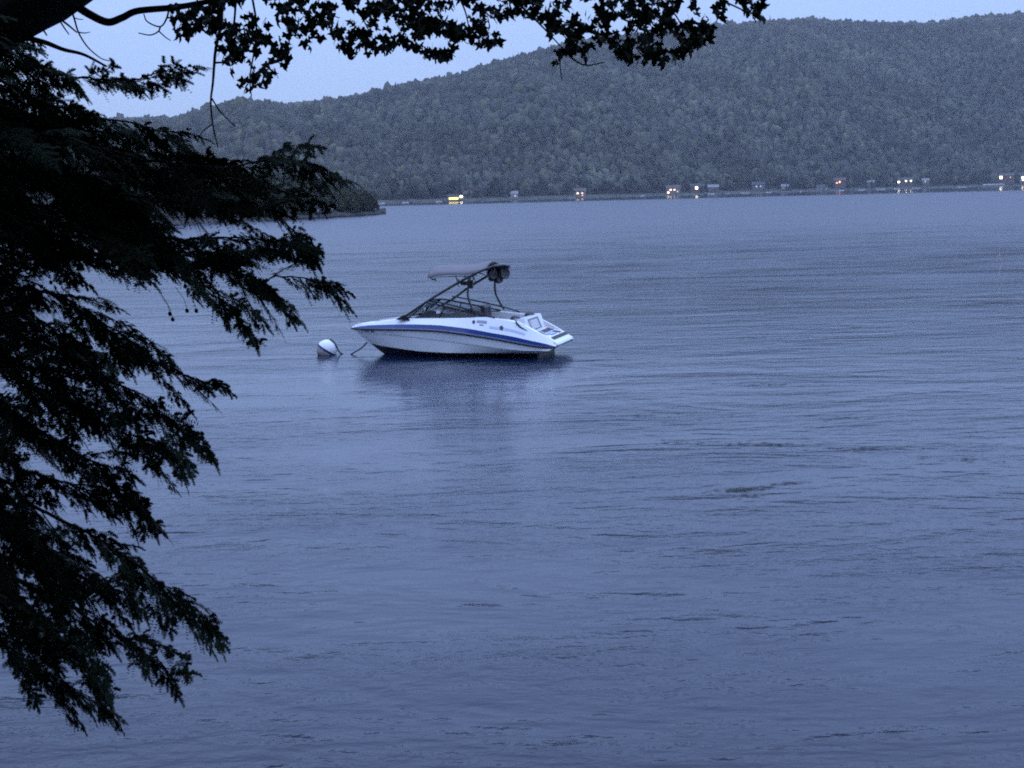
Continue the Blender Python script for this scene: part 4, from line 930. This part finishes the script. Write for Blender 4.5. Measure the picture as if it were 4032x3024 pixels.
for pts, d0, d1, w, dn, br in [
    ([(-60, 60), (60, 120), (160, 165), (280, 178), (360, 175), (432, 168)], 7.2, 7.4, .42, .9, .2),
    ([(-60, 150), (80, 210), (200, 250), (300, 262), (400, 300), (436, 348)], 7.0, 7.3, .55, .9, .1),
    ([(-60, 240), (100, 290), (220, 330), (330, 345)], 7.1, 7.4, .8, 1.1, .0),
    ([(-60, 255), (150, 305), (330, 342), (470, 360), (570, 350), (650, 356), (700, 376), (735, 398)], 7.0, 7.1, .95, 1.25, .0),
    ([(-60, 330), (150, 385), (330, 425), (480, 440), (600, 470), (700, 552)], 7.2, 7.4, 1.0, 1.2, .0),
    ([(-60, 420), (140, 470), (330, 500), (480, 510), (590, 530), (690, 562)], 6.9, 7.1, .9, 1.1, .0),
    ([(-60, 590), (100, 588), (230, 585), (340, 590), (470, 612), (585, 638), (680, 640), (752, 664)], 7.0, 7.0, .62, 1.0, .75),
    ([(-60, 500), (150, 520), (330, 545), (470, 575), (560, 630), (645, 690)], 7.3, 7.5, .85, 1.1, .0),
    ([(60, 540), (250, 560), (390, 605), (480, 670), (560, 740)], 7.4, 7.6, .55, .8, .3),
    ([(-60, 590), (80, 640), (200, 700), (320, 770), (420, 820), (482, 845)], 7.0, 7.2, .8, 1.1, .0),
    ([(-60, 680), (80, 740), (200, 800), (320, 870), (410, 940), (474, 996)], 7.2, 7.3, .72, .95, .15),
    ([(-60, 780), (60, 830), (180, 880), (290, 950), (370, 1000), (412, 1040)], 7.0, 7.2, .8, 1.0, .25),
    ([(-60, 860), (60, 920), (170, 980), (260, 1050), (310, 1110), (344, 1152)], 7.1, 7.2, .85, 1.15, .0),
    ([(-60, 960), (60, 1030), (200, 1080), (310, 1095)], 7.0, 7.1, .75, 1.1, .0),
    ([(-60, 1000), (70, 1080), (190, 1150), (290, 1210), (370, 1270), (440, 1320), (484, 1392)], 6.9, 7.0, .62, 1.1, .1),
    ([(-60, 1100), (60, 1180), (180, 1250), (280, 1290), (300, 1330)], 7.1, 7.2, .85, 1.2, .0),
    ([(-60, 1190), (60, 1250), (180, 1320), (300, 1390), (370, 1430), (406, 1466)], 6.9, 7.1, .75, 1.15, .0),
    ([(-60, 1270), (60, 1350), (150, 1400), (205, 1460), (230, 1500)], 7.1, 7.2, .75, 1.1, .0),
    ([(-60, 1340), (50, 1420), (130, 1465), (190, 1505), (252, 1556)], 6.9, 7.0, .62, 1.1, .0),
    # second layer, further back
    ([(-60, 330), (100, 370), (230, 430), (330, 480)], 7.9, 8.1, 1.1, 1.2, .0),
    ([(-60, 430), (100, 460), (260, 500), (400, 560)], 7.9, 8.1, 1.1, 1.2, .0),
    ([(200, 370), (350, 400), (500, 420), (640, 430)], 7.8, 7.9, .9, 1.0, .0),
    ([(-60, 640), (60, 690), (170, 760), (260, 830)], 7.8, 8.0, .9, 1.1, .0),
    ([(-60, 740), (40, 790), (130, 850), (210, 900)], 7.9, 8.0, .9, 1.1, .0),
    ([(-60, 850), (30, 900), (110, 960), (170, 1010)], 7.8, 7.9, .9, 1.1, .0),
    ([(-60, 1060), (40, 1130), (130, 1200), (210, 1260)], 7.7, 7.8, .9, 1.1, .0),
    ([(-60, 1240), (30, 1290), (110, 1350), (160, 1420)], 7.7, 7.8, .9, 1.1, .0),
    ([(-80, 60), (20, 130), (90, 200), (150, 260)], 7.6, 7.7, 1.0, 1.2, .0),
    ([(-80, 160), (20, 240), (110, 300), (200, 350)], 7.8, 7.9, 1.0, 1.2, .0)]:
    NB += bough(pts, d0, d1, w, dn, br)
print('needles', NB)
cm = MB().lathe([(.001, -.5), (.30, -.42), (.48, -.15), (.46, .12), (.30, .38), (.001, .5)], (0, 0, 0), (0, 0, 1), 8)
cone_me = cm.mesh('cone', M['cone'], True)
for (x, y) in [(143, 588), (367, 678), (373, 690), (439, 626), (424, 671), (404, 671), (400, 618), (190, 775), (205, 888), (222, 885), (35, 1099), (110, 610)]:
    c = at(x * K, y * K, 6.95) - HL
    o = link(bpy.data.objects.new('cone', cone_me)); o.parent = hem; o.location = c; o.scale = (.019, .019, .021); o.rotation_euler = (g8.uniform(-.3, .3), g8.uniform(-.3, .3), 0)
    MB().tube([(0, 0, .010), (-.01, 0, .05), (-.035, .005, .10)], .0011, 4, False)
    st = MB().tube([c + (0, 0, .009), c + (-.012, 0, .055), c + (-.05, .01, .11)], .0012, 4, False).build('cone_stalk', M['bark2'], hem)

# ---------------------------------------------------------------- the air between here and the far hills
hz = MB().box((0, 1900, 183), (4600, 4400, 372)).build('haze', None); tag(hz, 'thin blue dusk haze over the lake', 'haze', kind='stuff')
hm = bpy.data.materials.new('dusk_air'); hm.use_nodes = True; nt = hm.node_tree; nt.nodes.clear()
pv = nt.nodes.new('ShaderNodeVolumePrincipled'); pv.inputs['Color'].default_value = (0.88, 0.92, 1.0, 1); pv.inputs['Density'].default_value = 0.00007; pv.inputs['Anisotropy'].default_value = 0.0
ou = nt.nodes.new('ShaderNodeOutputMaterial'); nt.links.new(pv.outputs[0], ou.inputs['Volume']); hz.data.materials.append(hm)
